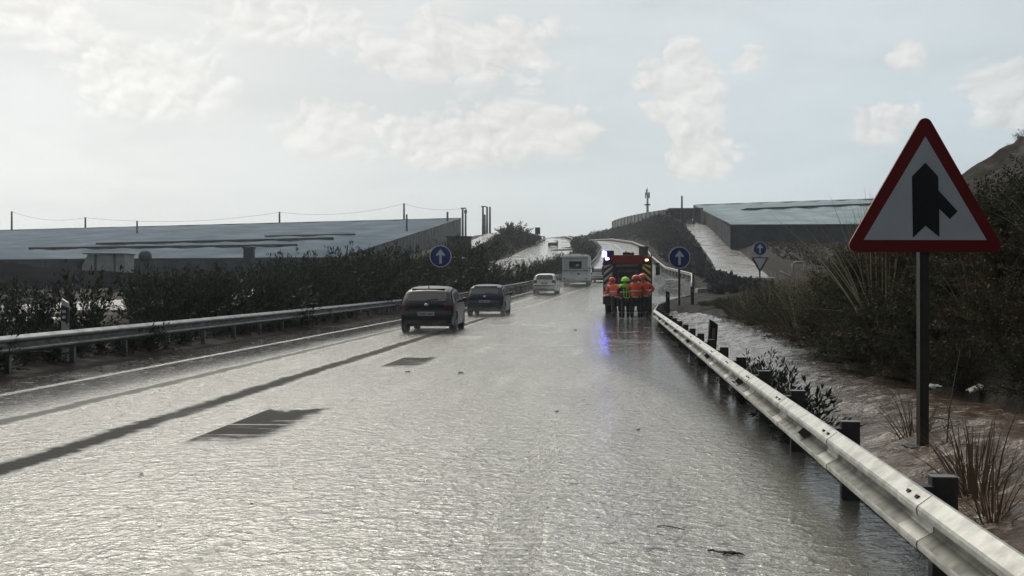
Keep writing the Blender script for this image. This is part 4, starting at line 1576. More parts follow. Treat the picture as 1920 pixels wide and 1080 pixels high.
    if hood:
        mb.ball((0, -.02, .03), (.125, .135, .145), 0, 16, 10, T)
        mb.build('hood', helm, root)
    else:
        n = 18
        G = []
        for i in range(8):
            th = math.pi * .56 * i / 7
            G.append([tuple(T @ Vector((.140 * math.sin(th) * math.cos(2 * math.pi * k / n), -.01 + .160 * math.sin(th) * math.sin(2 * math.pi * k / n), .02 + .14 * math.cos(th)))) for k in range(n + 1)])
        G.append([tuple(T @ Vector((.175 * math.cos(2 * math.pi * k / n), -.025 + .205 * math.sin(2 * math.pi * k / n), -.015))) for k in range(n + 1)])
        mb.grid(G, 0, True)
        ho = mb.build('helmet', helm, root)
        ho.modifiers.new('t', 'SOLIDIFY').thickness = .008
        mb = MB(); mb.tube([tuple(T @ Vector((0, -.15, .05))), tuple(T @ Vector((0, 0, .168))), tuple(T @ Vector((0, .14, .05)))], .016, 6); mb.build('helmet_ridge', helm, ho)
    return root


LIMEJ = LIME
person(4.63, 42.4, 1.76, R(-8), 'person in a red-orange hooded rain jacket bending toward the fire engine, leftmost of the group', ORANGE, ORANGE2,
       lean=(-.26, .45), arms=[((.30, .06, 1.18), (.26, .32, 1.16)), ((.24, .16, 1.20), (.12, .36, 1.15))], stride=.10, headturn=.5, hood=True)
person(4.97, 42.0, 1.69, R(6), 'person with a lime helmet and a dark vest with lime stripes, facing the fire engine', NAVY, LIME,
       arms=[((.27, .05, 1.16), (.20, .26, 1.10)), ((.27, .05, 1.16), (.20, .26, 1.10))], stride=.14, headturn=-.4, vest=True, lean=(.0, .08))
person(5.38, 41.8, 1.77, R(-16), 'person in an orange jacket and helmet standing between the lime helmet and another orange jacket', ORANGE, ORANGE2,
       arms=[((.33, .0, 1.18), (.22, .22, 1.10)), ((.30, .10, 1.20), (.12, .30, 1.18))], stride=.03, headturn=.9, lean=(.03, .06))
person(5.82, 42.2, 1.83, R(14), 'person in an orange jacket and helmet with one elbow out, nearest the guardrail', ORANGE, ORANGE2,
       arms=[((.28, .06, 1.18), (.14, .26, 1.12)), ((.38, -.02, 1.20), (.20, .16, 1.02))], stride=.06, headturn=-.7, lean=(-.05, .10))
# lime shoulders of the second person
for o in [o for o in bpy.data.objects if o.get('label', '').startswith('person with a lime helmet')]:
    V = [(0, -.0, 1.36, (.185, .135)), (0, .02, 1.47, (.12, .11)), (0, .03, 1.53, .085), (-.17, .02, 1.42, .098), (.17, .02, 1.42, .098), (-.23, .04, 1.31, .090), (.23, .04, 1.31, .090)]
    skin_obj('shoulder_cape', V, [(0, 1), (1, 2), (1, 3), (1, 4), (3, 5), (4, 6)], LIME, o, 1)


# ------------------------------------------------------------------ greenhouses
PLASL = mk('greenhouse_sheet_left', (.070, .104, .140), .75, var=.16, scale=.12, spec=.03, bump=.15, bscale=1.2, bdist=.1)
PLASR = mk('greenhouse_sheet_right', (.205, .255, .275), .75, var=.18, scale=.10, spec=.05, bump=.15, bscale=1.2, bdist=.1)
WALLP = mk('greenhouse_wall_sheet', (.034, .048, .072), .6, var=.35, scale=.5, spec=.1)
WALLP2 = mk('greenhouse_side_sheet', (.062, .072, .084), .6, var=.35, scale=.4, spec=.15)
DARKV = mk('vent_netting', (.025, .034, .044), .7, spec=.1)
PALEW = mk('pale_rendered_wall', (.28, .30, .31), .6, var=.2, scale=1.0)
CONC = mk('wet_concrete', (.16, .16, .155), .5, var=.25, scale=1.5)


def bil(Q, a, b):
    F0, F1, B1, B0 = [Vector(q) for q in Q]
    return (F0 * (1 - a) + F1 * a) * (1 - b) + (B0 * (1 - a) + B1 * a) * b


def px_of(p):
    return 960 + p[0] / p[1] * FPX, HY - (p[2] - CAMZ) / p[1] * FPX


def find_on(Q, x, y):
    best = None
    for i in range(81):
        for j in range(81):
            p = bil(Q, i / 80, j / 80)
            u, v = px_of(p)
            e = (u - x) ** 2 * .05 + (v - y) ** 2
            if best is None or e < best[0]:
                best = (e, i / 80, j / 80)
    return best[1], best[2]


def greenhouse(Q, label, sheet, ridges, side, sag):
    F0, F1, B1, B0 = [Vector(q) for q in Q]
    c = (F0 + F1) / 2
    root = empty('greenhouse', (c.x, c.y, gz(c.x, c.y)), 0, label, 'greenhouse')
    mb = MB()
    na, nb = 90, 60
    rnd = random.Random(5)
    P = []
    for j in range(nb + 1):
        row = []
        for i in range(na + 1):
            p = bil(Q, i / na, j / nb)
            t = (i / na * ridges) % 1
            p.z += (abs(t - .5) * 2 - .5) * sag + rnd.uniform(-.05, .05)
            row.append(tuple(p))
        P.append(row)
    mb.grid(P, 0, False)
    ro = local(mb, root).build('roof', sheet, root)
    so = ro.modifiers.new('t', 'SOLIDIFY'); so.thickness = .12

    def wall(name, A, B, mat, n, eave=True):
        mb = MB()
        T, Bt = [], []
        for i in range(n + 1):
            p = A.lerp(B, i / n)
            T.append((p.x, p.y, p.z - .05)); Bt.append((p.x, p.y, gz(p.x, p.y) - .4))
        mb.grid([T, Bt], 0, False)
        dirv = (B - A).normalized()
        for i in range(0, n + 1):
            p = A.lerp(B, i / n)
            g0 = gz(p.x, p.y)
            mb.box((p.x, p.y, (p.z + g0) / 2 - .1), (.16, .16, max(.2, p.z - g0)), 1)
        w = local(mb, root).build(name, [mat, POSTM], root)
        mb = MB()
        mb.tube([A + Vector((0, 0, .02)), B + Vector((0, 0, .02))], .16, 6)
        local(mb, root).build('eave_gutter', POSTM, w)
        return w

    wall('front_wall', F0, F1, WALLP, 26)
    if side > 0:
        wall('side_wall', F1, B1, WALLP2, 40)
        wall('back_wall', B1, B0, WALLP, 20)
    else:
        wall('side_wall', B0, F0, WALLP2, 40)
        wall('back_wall', B1, B0, WALLP, 20)
    return root


QL = [(-112, 140, 4.5), (-24.9, 140, 5.05), (-15.2, 285, 20.4), (-190, 285, 15.8)]
glh = greenhouse(QL, 'huge low greenhouse with blue grey sheet roof beyond the opposite carriageway', PLASL, 14, 1, .30)
QR = [(34.2, 150, 10.4), (96, 150, 10.6), (132, 280, 26.6), (53, 280, 23.9)]
grh = greenhouse(QR, 'large pale roofed greenhouse above the muddy hillside track', PLASR, 10, -1, .35)


def roof_vent(root, Q, a0, a1, wid, h):
    """a long dark ridge vent lying on the roof between two points seen on it"""
    A, B = bil(Q, *find_on(Q, *a0)), bil(Q, *find_on(Q, *a1))
    mb = MB()
    n = 24
    for i in range(n):
        p, q = A.lerp(B, i / n), A.lerp(B, (i + 1) / n)
        t = (q - p).normalized()
        s = Vector((-t.y, t.x, 0)) * wid / 2
        up_ = Vector((0, 0, h))
        mb.add([p - s, q - s, q - s + up_, p - s + up_, p + s, q + s, q + s + up_ * .4, p + s + up_ * .4],
               [(0, 1, 2, 3), (3, 2, 6, 7), (5, 4, 7, 6)], 0)
    local(mb, root).build('roof_vent', DARKV, root)


roof_vent(glh, QL, (57, 469), (553, 462), 1.1, .40)
roof_vent(glh, QL, (180, 459.5), (628, 449.5), 1.3, .40)
roof_vent(glh, QL, (500, 445), (670, 441), 1.2, .25)
roof_vent(grh, QR, (1395, 394), (1640, 384), 2.4, .4)

# buildings and fittings in front of the greenhouse on the left
d = 132.0
def atpx(x, d): return (x - 960) / FPX * d
def zpx(y, d): return CAMZ + (HY - y) / FPX * d


x0, x1 = atpx(160, d), atpx(238, d)
zb = gz((x0 + x1) / 2, d)
pr = empty('pump_house', ((x0 + x1) / 2, d, zb), 0, 'small pale pump house with pitched end in front of the greenhouse', 'hut')
mb = MB(); w_ = x1 - x0; h_ = zpx(477, d) - zb
mb.prism([(-w_ / 2, 0), (w_ / 2, 0), (w_ / 2, h_), (-w_ / 2 + .8, h_), (-w_ / 2, h_ * .55)], -1, 2.5); mb.build('wall', PALEW, pr)
mb = MB(); mb.box((.2, .7, h_ + .06), (w_ + .1, 3.9, .12)); mb.build('roof', POSTM, pr)
mb = MB(); mb.box((-w_ * .18, -1.03, h_ * .5), (.28, .06, h_)); mb.box((w_ * .28, -1.03, h_ * .5), (.28, .06, h_)); mb.build('door_frame', WALLP, pr)
x0 = atpx(272, d); r_ = atpx(983, d) - atpx(971, d)
zt_ = zpx(469, d); zb = gz(x0, d)
wt = empty('water_tank', (x0, d, zb), 0, 'dark round water tank on a stand in front of the greenhouse', 'tank')
mb = MB(); mb.ball((0, 0, zt_ - zb - r_), (r_, r_, r_ * 1.05), 0, 20, 12); mb.build('tank', WALLP, wt)
mb = MB()
for s in (-1, 1):
    mb.box((s * r_ * .6, 0, (zt_ - zb - r_) / 2), (.15, .15, zt_ - zb - r_))
mb.build('stand', POSTM, wt)
x0 = atpx(467, d); zb = gz(x0, d)
pl = empty('brick_pillar', (x0, d, zb), 0, 'square dark pillar rising in front of the greenhouse roof', 'pillar')
mb = MB(); mb.box((0, 0, (zpx(466, d) - zb) / 2), (1.35, 1.0, zpx(466, d) - zb)); bevel(mb.build('shaft', WALLP, pl), .05)
mb = MB(); mb.box((0, 0, zpx(466, d) - zb + .1), (1.6, 1.3, .2)); mb.build('cap', DARKV, pl)
# low pale walls along the far verge
for (xa, xb, y_, dd, hh, lab) in ((2, 130, 542, 62, .35, 'low pale wall at the far edge of the opposite verge'), (300, 470, 524, 100, .35, 'long low pale kerb wall before the greenhouse'),
                              (590, 690, 514, 118, .4, 'short low pale wall near the greenhouse corner'), (1450, 1562, 461, 146, .5, 'low pale wall at the foot of the hillside greenhouse')):
    A, B = atpx(xa, dd), atpx(xb, dd)
    n = 10
    mb = MB()
    zt0 = zpx(y_, dd)
    for i in range(n):
        a, b = A + (B - A) * i / n, A + (B - A) * (i + 1) / n
        za = max(gz((a + b) / 2, dd) + .15, zt0)
        mb.box(((a + b) / 2, dd, za - hh / 2 - .4), (abs(b - a) + .002 * i, .3 + .004 * i, hh + .8))
    o = mb.build('low_wall', PALEW)
    tag(o, lab, 'wall')

# dark earth mound at the far left
mb = MB()
P = []
for i in range(25):
    t = i / 24
    row = []
    for j in range(13):
        s = j / 12
        x = -44 + 26 * t
        y = 66 + 14 * s
        z = gz(x, y) - .2 + (3.0 * math.sin(math.pi * s) ** .8) * max(0, 1 - t) ** 1.1 + .35 * float(fbm(np.array([x * .5]), np.array([y * .5]), 71)[0])
        row.append((x, y, z))
    P.append(row)
mb.grid(P, 0, True)
tag(mb.build('mound', mk('dark_mound_soil', (.014, .0145, .018), .9, spec=0.0, var=.3, scale=.6, bump=.6, bscale=3, bdist=.2)), kind='structure')

# gateway and sheds between the hillside greenhouse and the knoll
d = 225.0
sx0, sx1 = atpx(1258, d), atpx(1312, d)
zb = gz((sx0 + sx1) / 2, d)
sh = empty('open_shed', ((sx0 + sx1) / 2, d, zb), 0, 'open fronted shed with dark posts at the top of the hillside track', 'shed')
w_ = sx1 - sx0
zr = zpx(392, d) - zb
mb = MB(); mb.box((.0, 3, zr), (w_ + 1.2, 8, .35)); mb.build('roof', WALLP, sh)
for t in (0, .02, .42, .80, 1.0):
    mb = MB(); mb.box(((t - .5) * w_, 0, zr / 2 - .3), (.55 if t in (0, .42) else .35, .5, zr + .6)); mb.build('post', DARKV, sh)
mb = MB(); mb.box((-.1 * w_, 5.5, zr / 2), (w_ * .98, .2, zr)); mb.build('back_wall', PALEW, sh)
mb = MB(); mb.box((-.28 * w_, .3, .5), (w_ * .40, .25, 1.0)); mb.box((.2 * w_, .3, .45), (w_ * .30, .25, .9)); mb.build('low_front', PALEW, sh)
# long wall running down to the left along the skyline
A, B = Vector((atpx(1148, 320), 320, 0)), Vector((atpx(1262, 240), 240, 0))
lw = empty('greenhouse', (A.x, A.y, 18), 0, 'long low distant greenhouse sloping along the skyline below the mast', 'greenhouse')
n = 16
T, Bt, Rf = [], [], []
for i in range(n + 1):
    t = i / n
    p = A.lerp(B, t)
    y_ = 415 + (391 - 415) * t ** .8
    zt0 = zpx(y_, p.y)
    T.append((p.x, p.y, zt0)); Bt.append((p.x, p.y, gz(p.x, p.y) - 1)); Rf.append((p.x + 22, p.y + 30, zt0 + .6))
mb = MB(); mb.grid([T, Bt], 0, False)
for i in range(n + 1):
    mb.box((T[i][0], T[i][1] - .1, (T[i][2] + Bt[i][2]) / 2), (.3, .3, T[i][2] - Bt[i][2]), 1)
local(mb, lw).build('wall', [mk('pale_side_sheet', (.11, .12, .125), .6, var=.4, scale=.3), DARKV], lw)
mb = MB(); mb.grid([Rf, T], 0, False, flip=True); local(mb, lw).build('roof', PLASL, lw)
# bent pale handrail by the ramp
d = 92.0
hr = MB()
pts = [(1462, 509), (1484, 520), (1486, 519), (1486.5, 494), (1489, 492), (1508, 491)]
hr.tube([(atpx(x, d), d, zpx(y, d)) for x, y in pts], .10, 8)
hr.tube([(atpx(1508, d), d, zpx(491, d)), (atpx(1508, d), d, gz(atpx(1508, d), d) - .2)], .08, 8)
hr.tube([(atpx(1486, d), d, zpx(519, d)), (atpx(1486, d), d, gz(atpx(1486, d), d) - .2)], .08, 8)
tag(hr.build('handrail', PALEW), 'bent pale metal handrail beside the give way sign', 'handrail')
# bare pale slab on the verge of the merging lane
cu = MB(); x_ = atpx(1345, 74); cu.prism([(-1.6, -.4), (1.7, -.4), (1.8, .36), (-1.5, .24)], 0, 1.2); o = cu.build('culvert_slab', CONC); bevel(o, .04)
o.location = (x_, 74, gz(x_, 74)); tag(o, 'pale concrete culvert slab behind the dark bank, near the merging lane', 'slab')

# telecom mast
d = 318.0
xm = atpx(1214, d)
mz = gz(xm, d)
ms = empty('telecom_mast', (xm, d, mz), 0, 'slim pale telecom mast with antennas on the skyline', 'mast')
zt_ = zpx(350, d) - mz
mb = MB(); mb.tube([(0, 0, -.5), (0, 0, zt_ * .82)], [.55, .30], 10); mb.build('pole', mk('mast_grey', (.22, .24, .25), .5), ms)
mb = MB(); mb.tube([(0, 0, zt_ * .8), (0, 0, zt_)], [.10, .05], 6); mb.build('lightning_rod', POSTM, ms)
zz_ = zpx(366, d) - mz
for q in range(5):
    a = q * 2 * math.pi / 5 + .3
    mb = MB(); mb.box((.62 * math.cos(a), .62 * math.sin(a), zz_ + (q % 2) * 1.0), (.32, .28, 1.9), 0, rz=a)
    mb.tube([(0, 0, zz_ + .4), (.6 * math.cos(a), .6 * math.sin(a), zz_ + .4)], .07, 6); mb.build('antenna', mk('mast_antenna', (.20, .22, .23), .5), ms)
mb = MB(); mb.tube([(0, 0, zpx(385, d) - mz), (0, 0, zpx(383, d) - mz)], 1.0, 12); mb.build('platform', POSTM, ms)

# utility poles
POLEM = mk('utility_pole_wood', (.05, .05, .05), .8, var=.2)
poles = [(22, 397, 300, 'pole', 'short pole standing alone at the far end of the roofline', 0),
         (160, 408, 300, 'pole', 'short dark pole on the roofline above the pale pump house', 0),
         (257, 415, 232, 'pole', 'dark pole rising through the greenhouse roof above the round tank', 0),
         (524, 398, 300, 'pole', 'dark pole on the roofline above the long roof vents', 0),
         (757.5, 382, 300, 'pole', 'taller of two poles close together on the greenhouse roofline', 0),
         (762.5, 403, 215, 'pole', 'dark pole in front of the roofline beside a taller pole', 0),
         (839, 398, 262, 'pole', 'pole at the upper edge of the greenhouse side wall', 0),
         (867.5, 391, 275, 'pole', 'pole with a flat cap at the greenhouse roof corner', 1),
         (873, 395, 300, 'pole', 'pale slim lamp pole behind the capped pole', 2),
         (905.5, 388, 282, 'pole', 'first of three tall poles beyond the greenhouse, with a bracket', 1),
         (909.0, 403, 300, 'pole', 'shorter pole among the three tall poles beyond the greenhouse', 0),
         (913.2, 388.5, 285, 'pole', 'middle one of the three tall poles beyond the greenhouse', 0),
         (918.6, 388.5, 288, 'pole', 'last of three tall poles beyond the greenhouse, beside open sky', 0),
         (1278.5, 368, 290, 'pole', 'lone thin pole on the skyline above the open shed', 0)]
tops = []
for (x, yt, d, nm, lab, kind) in poles:
    X = atpx(x, d); zb = gz(X, d); zt_ = zpx(yt, d) - zb
    o = empty('utility_pole', (X, d, zb), 0, lab, 'pole', 'utility poles along the skyline')
    r_ = .34 if d > 250 else .26
    mb = MB(); mb.tube([(0, 0, -.5), (0, 0, zt_)], [r_, r_ * .8], 8); mb.build('shaft', POLEM, o)
    mb = MB()
    if kind == 1:
        mb.box((.25, 0, zt_ + .1), (1.6, .3, .3))
    elif kind == 2:
        mb.ball((0, 0, zt_ - .3), (.5, .4, .8), 0, 8, 6)
    else:
        mb.tube([(0, 0, zt_ - .02), (0, 0, zt_ + .15)], [r_ * .9, r_ * .4], 8)
    mb.build('cap', POLEM, o)
    tops.append(Vector((X, d, zb + zt_)))


def wire(A, B, sag, label):
    mb = MB()
    mb.tube([A.lerp(B, i / 20) - Vector((0, 0, sag * 4 * (i / 20) * (1 - i / 20))) for i in range(21)], .035, 4, caps=False)
    tag(mb.build('power_line', POSTM), label, 'cable', 'power lines over the greenhouse')


wire(tops[0], tops[1], 1.6, 'thin cable between the lone end pole and the pole above the pump house')
wire(tops[1], tops[3], 2.0, 'thin sagging cable over the roof vents')
wire(tops[3], tops[4], 1.8, 'thin sagging cable running to the taller of the paired poles')
wire(tops[4], tops[7], 1.0, 'thin cable from the paired poles to the capped pole')


# ------------------------------------------------------------------ vegetation
OLE = leafmat('oleander_leaf', (.012, .018, .013), (.032, .040, .025), .45, .15)
OLEP = leafmat('scrub_leaf_olive', (.021, .026, .014), (.054, .057, .028), .6, .15)
SCR = leafmat('scrub_leaf_brown', (.034, .025, .017), (.086, .060, .038), .65, .12)
REED = leafmat('dry_stem', (.15, .125, .095), (.30, .255, .20), .6, .1)
REEDB = leafmat('reddish_dry_stem', (.07, .045, .03), (.13, .09, .06), .6, .1)
STEM = mk('woody_stem', (.035, .028, .022), .8)
FARL = leafmat('far_scrub_leaf', (.022, .026, .022), (.048, .050, .042), .7, .1)
FARS = leafmat('knoll_scrub_leaf', (.022, .024, .028), (.042, .044, .050), .7, .1)


def leaf_quads(pos, dr, L, Wd, rng):
    """diamond leaves: base, side, tip, side"""
    n = len(pos)
    dr = dr / np.maximum(1e-6, np.linalg.norm(dr, axis=1))[:, None]
    up = rng.normal(size=(n, 3))
    s = np.cross(dr, up)
    s /= np.maximum(1e-6, np.linalg.norm(s, axis=1))[:, None]
    L = np.asarray(L).reshape(-1, 1) * np.ones((n, 1)); Wd = np.asarray(Wd).reshape(-1, 1) * np.ones((n, 1))
    V = np.stack([pos, pos + dr * L * .45 + s * Wd * .5, pos + dr * L, pos + dr * L * .45 - s * Wd * .5], 1).reshape(-1, 3)
    F = np.arange(n * 4).reshape(n, 4)
    return V, F


def stems_curves(rng, n, h, spread, base_r, bend=.3, seg=7):
    out = []
    for i in range(n):
        a = rng.uniform(0, 2 * math.pi)
        tilt = abs(rng.normal(0, 1)) * spread
        L = h * rng.uniform(.65, 1.08)
        b = np.array([math.cos(a), math.sin(a), 0]) * base_r * math.sqrt(rng.uniform(0, 1))
        pts = [b]
        t = min(tilt, 1.25)
        for k in range(seg):
            t = min(t + bend * tilt / seg + rng.normal(0, .05), 1.5)
            d = np.array([math.cos(a) * math.sin(t), math.sin(a) * math.sin(t), math.cos(t)])
            pts.append(pts[-1] + d * L / seg)
        out.append(np.array(pts))
    return out


def shrub_proto(name, seed, n, h, spread, base_r, per, L, Wd, lean, mat, stem_r=.012, t0=.15, bend=.3, stem_mat=None):
    rng = np.random.default_rng(seed)
    cur = stems_curves(rng, n, h, spread, base_r, bend)
    pos, dr = [], []
    mb = MB()
    for c in cur:
        mb.tube([tuple(p) for p in c[::2]], [stem_r * (1 - .8 * i / (len(c[::2]) - 1)) for i in range(len(c[::2]))], 4, caps=False)
        for k in range(per):
            t = (t0 + (1 - t0) * rng.uniform(0, 1)) * (len(c) - 1)
            i = min(int(t), len(c) - 2)
            p = c[i] * (1 - (t - i)) + c[i + 1] * (t - i)
            ax = c[i + 1] - c[i]; ax = ax / np.linalg.norm(ax)
            rd = rng.normal(size=3); rd /= np.linalg.norm(rd)
            pos.append(p + rd * .03); dr.append(ax * lean + rd * (1 - lean))
    pos, dr = np.array(pos), np.array(dr)
    V, F = leaf_quads(pos, dr, L * rng.uniform(.6, 1.2, len(pos)), Wd * rng.uniform(.7, 1.2, len(pos)), rng)
    root = bpy.data.objects.new(name, None)
    COL.objects.link(root)
    np_mesh('foliage', V, F, mat, root)
    mb.build('stems', stem_mat or STEM, root)
    return root


def blade_proto(name, seed, n, h, spread, base_r, w, mat, bend=1.0, seed_heads=False):
    """arching bare stems or grass blades"""
    rng = np.random.default_rng(seed)
    cur = stems_curves(rng, n, h, spread, base_r, bend, 6)
    V, F = [], []
    for c in cur:
        s = rng.normal(size=3); s[2] *= .2; s /= np.linalg.norm(s)
        b = len(V)
        m = len(c)
        for i, p in enumerate(c):
            ww = w * (1 - .9 * i / (m - 1)) / 2
            V += [p - s * ww, p + s * ww]
        for i in range(m - 1):
            F.append((b + 2 * i, b + 2 * i + 1, b + 2 * i + 3, b + 2 * i + 2))
    root = bpy.data.objects.new(name, None)
    COL.objects.link(root)
    np_mesh('blades', np.array(V), np.array(F), mat, root)
    return root


protos = {}


def use(key, make, x, d, z, sc, rz, label, cat, group=None):
    """first use takes the prototype itself, later ones copy it"""
    if key not in protos:
        protos[key] = [make(), 0]
    root, n = protos[key]
    o = root if n == 0 else copy_tree(root)
    protos[key][1] += 1
    o.location = (x, d, z)
    o.rotation_euler = (0, 0, rz)
    o.scale = sc if isinstance(sc, tuple) else (sc, sc, sc)
    for k in ('group',):
        if k in o:
            del o[k]
    return tag(o, label, cat, group)


OL = [lambda s=s: shrub_proto('oleander_shrub', s, 46, 2.1, .42, .45, 62, .17, .042, .62, OLE, t0=.12) for s in (11, 12, 13)]
SC = [lambda s=s: shrub_proto('scrub_bush', s, 60, 1.2, .75, .35, 75, .075, .030, .45, (OLEP, SCR, OLEP)[s % 3], .010, .10, .35) for s in (21, 22, 23)]
rng = random.Random(4)

LABO = 'dark leafy shrub in the median row behind the guardrail'
d = 12.0
i = 0
while d < 60:
    gap = 22.4 < d < 24.2 or 35.4 < d < 37.0
    xm_ = float(XM(d)) - 1.15 - rng.uniform(0, .9)
    hgt = float(I(d, {12: .75, 16: .9, 18: 1.25, 20: 1.7, 24: 1.8, 30: 1.95, 38: 2.25, 44: 2.7, 50: 3.0, 60: 2.9})) * rng.uniform(.72, 1.12)
    if gap:
        d += .6
        continue
    k = i % 3
    s = hgt / 2.15
    use('ol%d' % k, OL[k], xm_, d, gz(xm_, d) - .05, (s * 1.05, s * 1.05, s), rng.uniform(0, 6.28), LABO, 'shrub', 'median shrubs behind the guardrail')
    i += 1
    d += 1.15 + .012 * d
# second, looser row toward the opposite carriageway
d = 15.5
while d < 58:
    if not (22.0 < d < 25.4 or 34.8 < d < 38):
        xm_ = float(XM(d)) - 2.9 - rng.uniform(0, .6)
        s = float(I(d, {15: .32, 20: .5, 30: .75, 45: 1.1, 58: 1.2})) * rng.uniform(.8, 1.1)
        k = i % 3
        use('ol%d' % k, OL[k], xm_, d, gz(xm_, d) - .05, s, rng.uniform(0, 6.28), LABO, 'shrub', 'median shrubs behind the guardrail')
        i += 1
    d += 2.3
# rounded shrubs further along the median
d = 60.0
while d < 132:
    a, b = float(XLI(d)) + .6, float(XM(d)) - .7
    f = rng.uniform(.25, .75)
    xm_ = a + (b - a) * f
    hgt = float(I(d, {60: 2.7, 68: 3.4, 71: 3.5, 76: 1.7, 90: 2.0, 100: 2.2, 120: 2.2})) * rng.uniform(.9, 1.08)
    s = hgt / 2.15
    k = i % 3
    use('ol%d' % k, OL[k], xm_, d, gz(xm_, d) - .1, (s * 1.15, s * 1.15, s), rng.uniform(0, 6.28), 'dark shrub on the far median between the two carriageways', 'shrub', 'far median shrubs')
    i += 1
    d += 1.9 + .008 * d

# bank on the right: dark scrub, tufts, reeds
LABB = 'dark brown scrub bush on the steep bank above the torrent'
i = 0
for d in np.arange(9.5, 56, .62):
    for rep in range(5 if d < 20 else 3 if d < 27 else 2):
        dd = d + rng.uniform(-.5, .5)
        t = float(TOE(dd)); xc = columns(dd)[16][0]
        u = rng.uniform(.02, 1.15)
        if dd < 19 and u > .30:
            u = rng.uniform(-.02, .34)
        x = t + .35 + (xc - t) * u
        z = gz(x, dd)
        s = rng.uniform(.55, 1.1) * float(I(dd, {9: .52, 18: .72, 30: .82, 40: .65, 48: .4, 56: .3}))
        if dd > 44 and u < .3:
            continue
        k = i % 3
        use('sc%d' % k, SC[k], x, dd, z - .18, (s * 1.15, s * 1.15, s * rng.uniform(.8, 1.15)), rng.uniform(0, 6.28), LABB, 'bush', 'scrub bushes on the bank')
        i += 1
d = 7.6
while d < 17:
    x = float(TOE(d)) + rng.uniform(.15, .75)
    k = i % 3
    s = rng.uniform(.32, .6)
    use('sc%d' % k, SC[k], x, d, gz(x, d) - .14, s, rng.uniform(0, 6.28), LABB, 'bush', 'scrub bushes on the bank')
    i += 1
    d += .28
# small plants on the skyline of the cut
for q in range(9):
    dd = rng.uniform(12.5, 18.5); x = rng.uniform(8.7, 9.8)
    k = q % 3
    s = rng.uniform(.16, .32)
    use('sc%d' % k, SC[k], x, dd, gz(x, dd) - .2, s, rng.uniform(0, 6.28), 'small dark plant on the skyline of the earth cutting', 'plant', 'plants on top of the cutting')
RD = [lambda s=s: blade_proto('dry_reed_clump', s, 42, 1.9, .36, .22, .030, REED, .9) for s in (31, 32)]
for q, (x, d, s, lab) in enumerate(((5.75, 15.0, 1.12, 'tall clump of bare pale stems at the edge of the torrent'), (6.4, 17.2, .9, 'bare pale stem clump up the bank behind the tallest clump'),
                                    (7.2, 22.0, .9, 'thin arching stem clump halfway along the bank'), (8.6, 27.5, .85, 'sparse pale stem clump far along the bank'),
                                    (5.9, 12.2, .55, 'short brownish stem clump at the waterline behind the warning sign'), (6.3, 10.9, .6, 'low pale stem clump on the bank at the edge of view'))):
    use('rd%d' % (q % 2), RD[q % 2], x, d, gz(x, d) - .05, s, rng.uniform(0, 6), lab, 'stems')
for q in range(26):
    dd = rng.uniform(11, 36)
    t_ = float(TOE(dd)); x = t_ + rng.uniform(.2, 1.3 if dd < 21 else 3.0)
    use('rd%d' % (q % 2), RD[q % 2], x, dd, gz(x, dd) - .05, rng.uniform(.45, .85), rng.uniform(0, 6), 'dry straw coloured clump among the scrub on the bank', 'stems', 'dry clumps on the bank')
GT = [lambda s=s: blade_proto('grass_tuft', s, 46, .62, .5, .10, .016, REEDB, 1.1) for s in (41,)]
for q, (x, d, s, lab) in enumerate(((3.25, 6.7, 1.15, 'reddish dry grass tuft standing in water behind the nearest posts'), (3.05, 6.1, .85, 'lower reddish grass tuft close to the rail and the nearest posts'),
                                    (3.5, 7.3, .9, 'sparse dry grass tuft beside the base of the warning sign'), (3.9, 5.9, .9, 'dry grass tuft in the brown water at the edge of view'),
                                    (3.75, 8.9, 1.0, 'thin stalks in the torrent just behind the warning sign'))):
    use('gt0', GT[0], x, d, .05, s, rng.uniform(0, 6), lab, 'grass tuft')
# stalks by the sign
mb = MB(); mb.tube([(3.70, 8.2, .0), (3.78, 8.3, .5), (3.90, 8.35, 1.02)], [.007, .006, .003], 5); mb.tube([(3.76, 8.28, .42), (3.60, 8.2, .45)], .004, 4)
tag(mb.build('bare_stalk', STEM), 'single thin bent stalk rising from the water beside the sign post', 'stalk')
# dark weeds among the feet of the rail posts
WD = [lambda s=s: shrub_proto('roadside_weed', s, 22, .48, .62, .14, 34, .085, .022, .55, OLE, .005, .05, .4) for s in (51, 52)]
d = 9.6
i = 0
while d < 34:
    for q in range(2):
        x = float(XB(d)) + rng.uniform(.05, .55)
        s = rng.uniform(.3, .68)
        use('wd%d' % (i % 2), WD[i % 2], x, d + rng.uniform(-.3, .3), -.02, s, rng.uniform(0, 6), 'dark drowned weed between the guardrail posts', 'weed', 'weeds among the guardrail posts')
        i += 1
    d += rng.uniform(.55, 1.0)
for q, (x, d, s) in enumerate(((2.95, 9.9, 1.25), (3.2, 11.6, 1.1), (3.45, 13.6, 1.15))):
    use('wd%d' % (i % 2), WD[i % 2], x, d, .05, s, rng.uniform(0, 6), ('spiky dark weed showing over the rail nearest the viewer', 'spiky dark weed over the rail, second along', 'spiky dark weed over the rail, third along')[q], 'weed')
    i += 1
# weeds under the median rail
d = 9.0
while d < 40:
    x = float(XM(d)) - rng.uniform(.1, .7)
    use('wd%d' % (i % 2), WD[i % 2], x, d, gz(x, d), rng.uniform(.8, 1.5), rng.uniform(0, 6), 'dark weed under the median guardrail', 'weed', 'weeds under the median rail')
    i += 1
    d += rng.uniform(.5, .9)

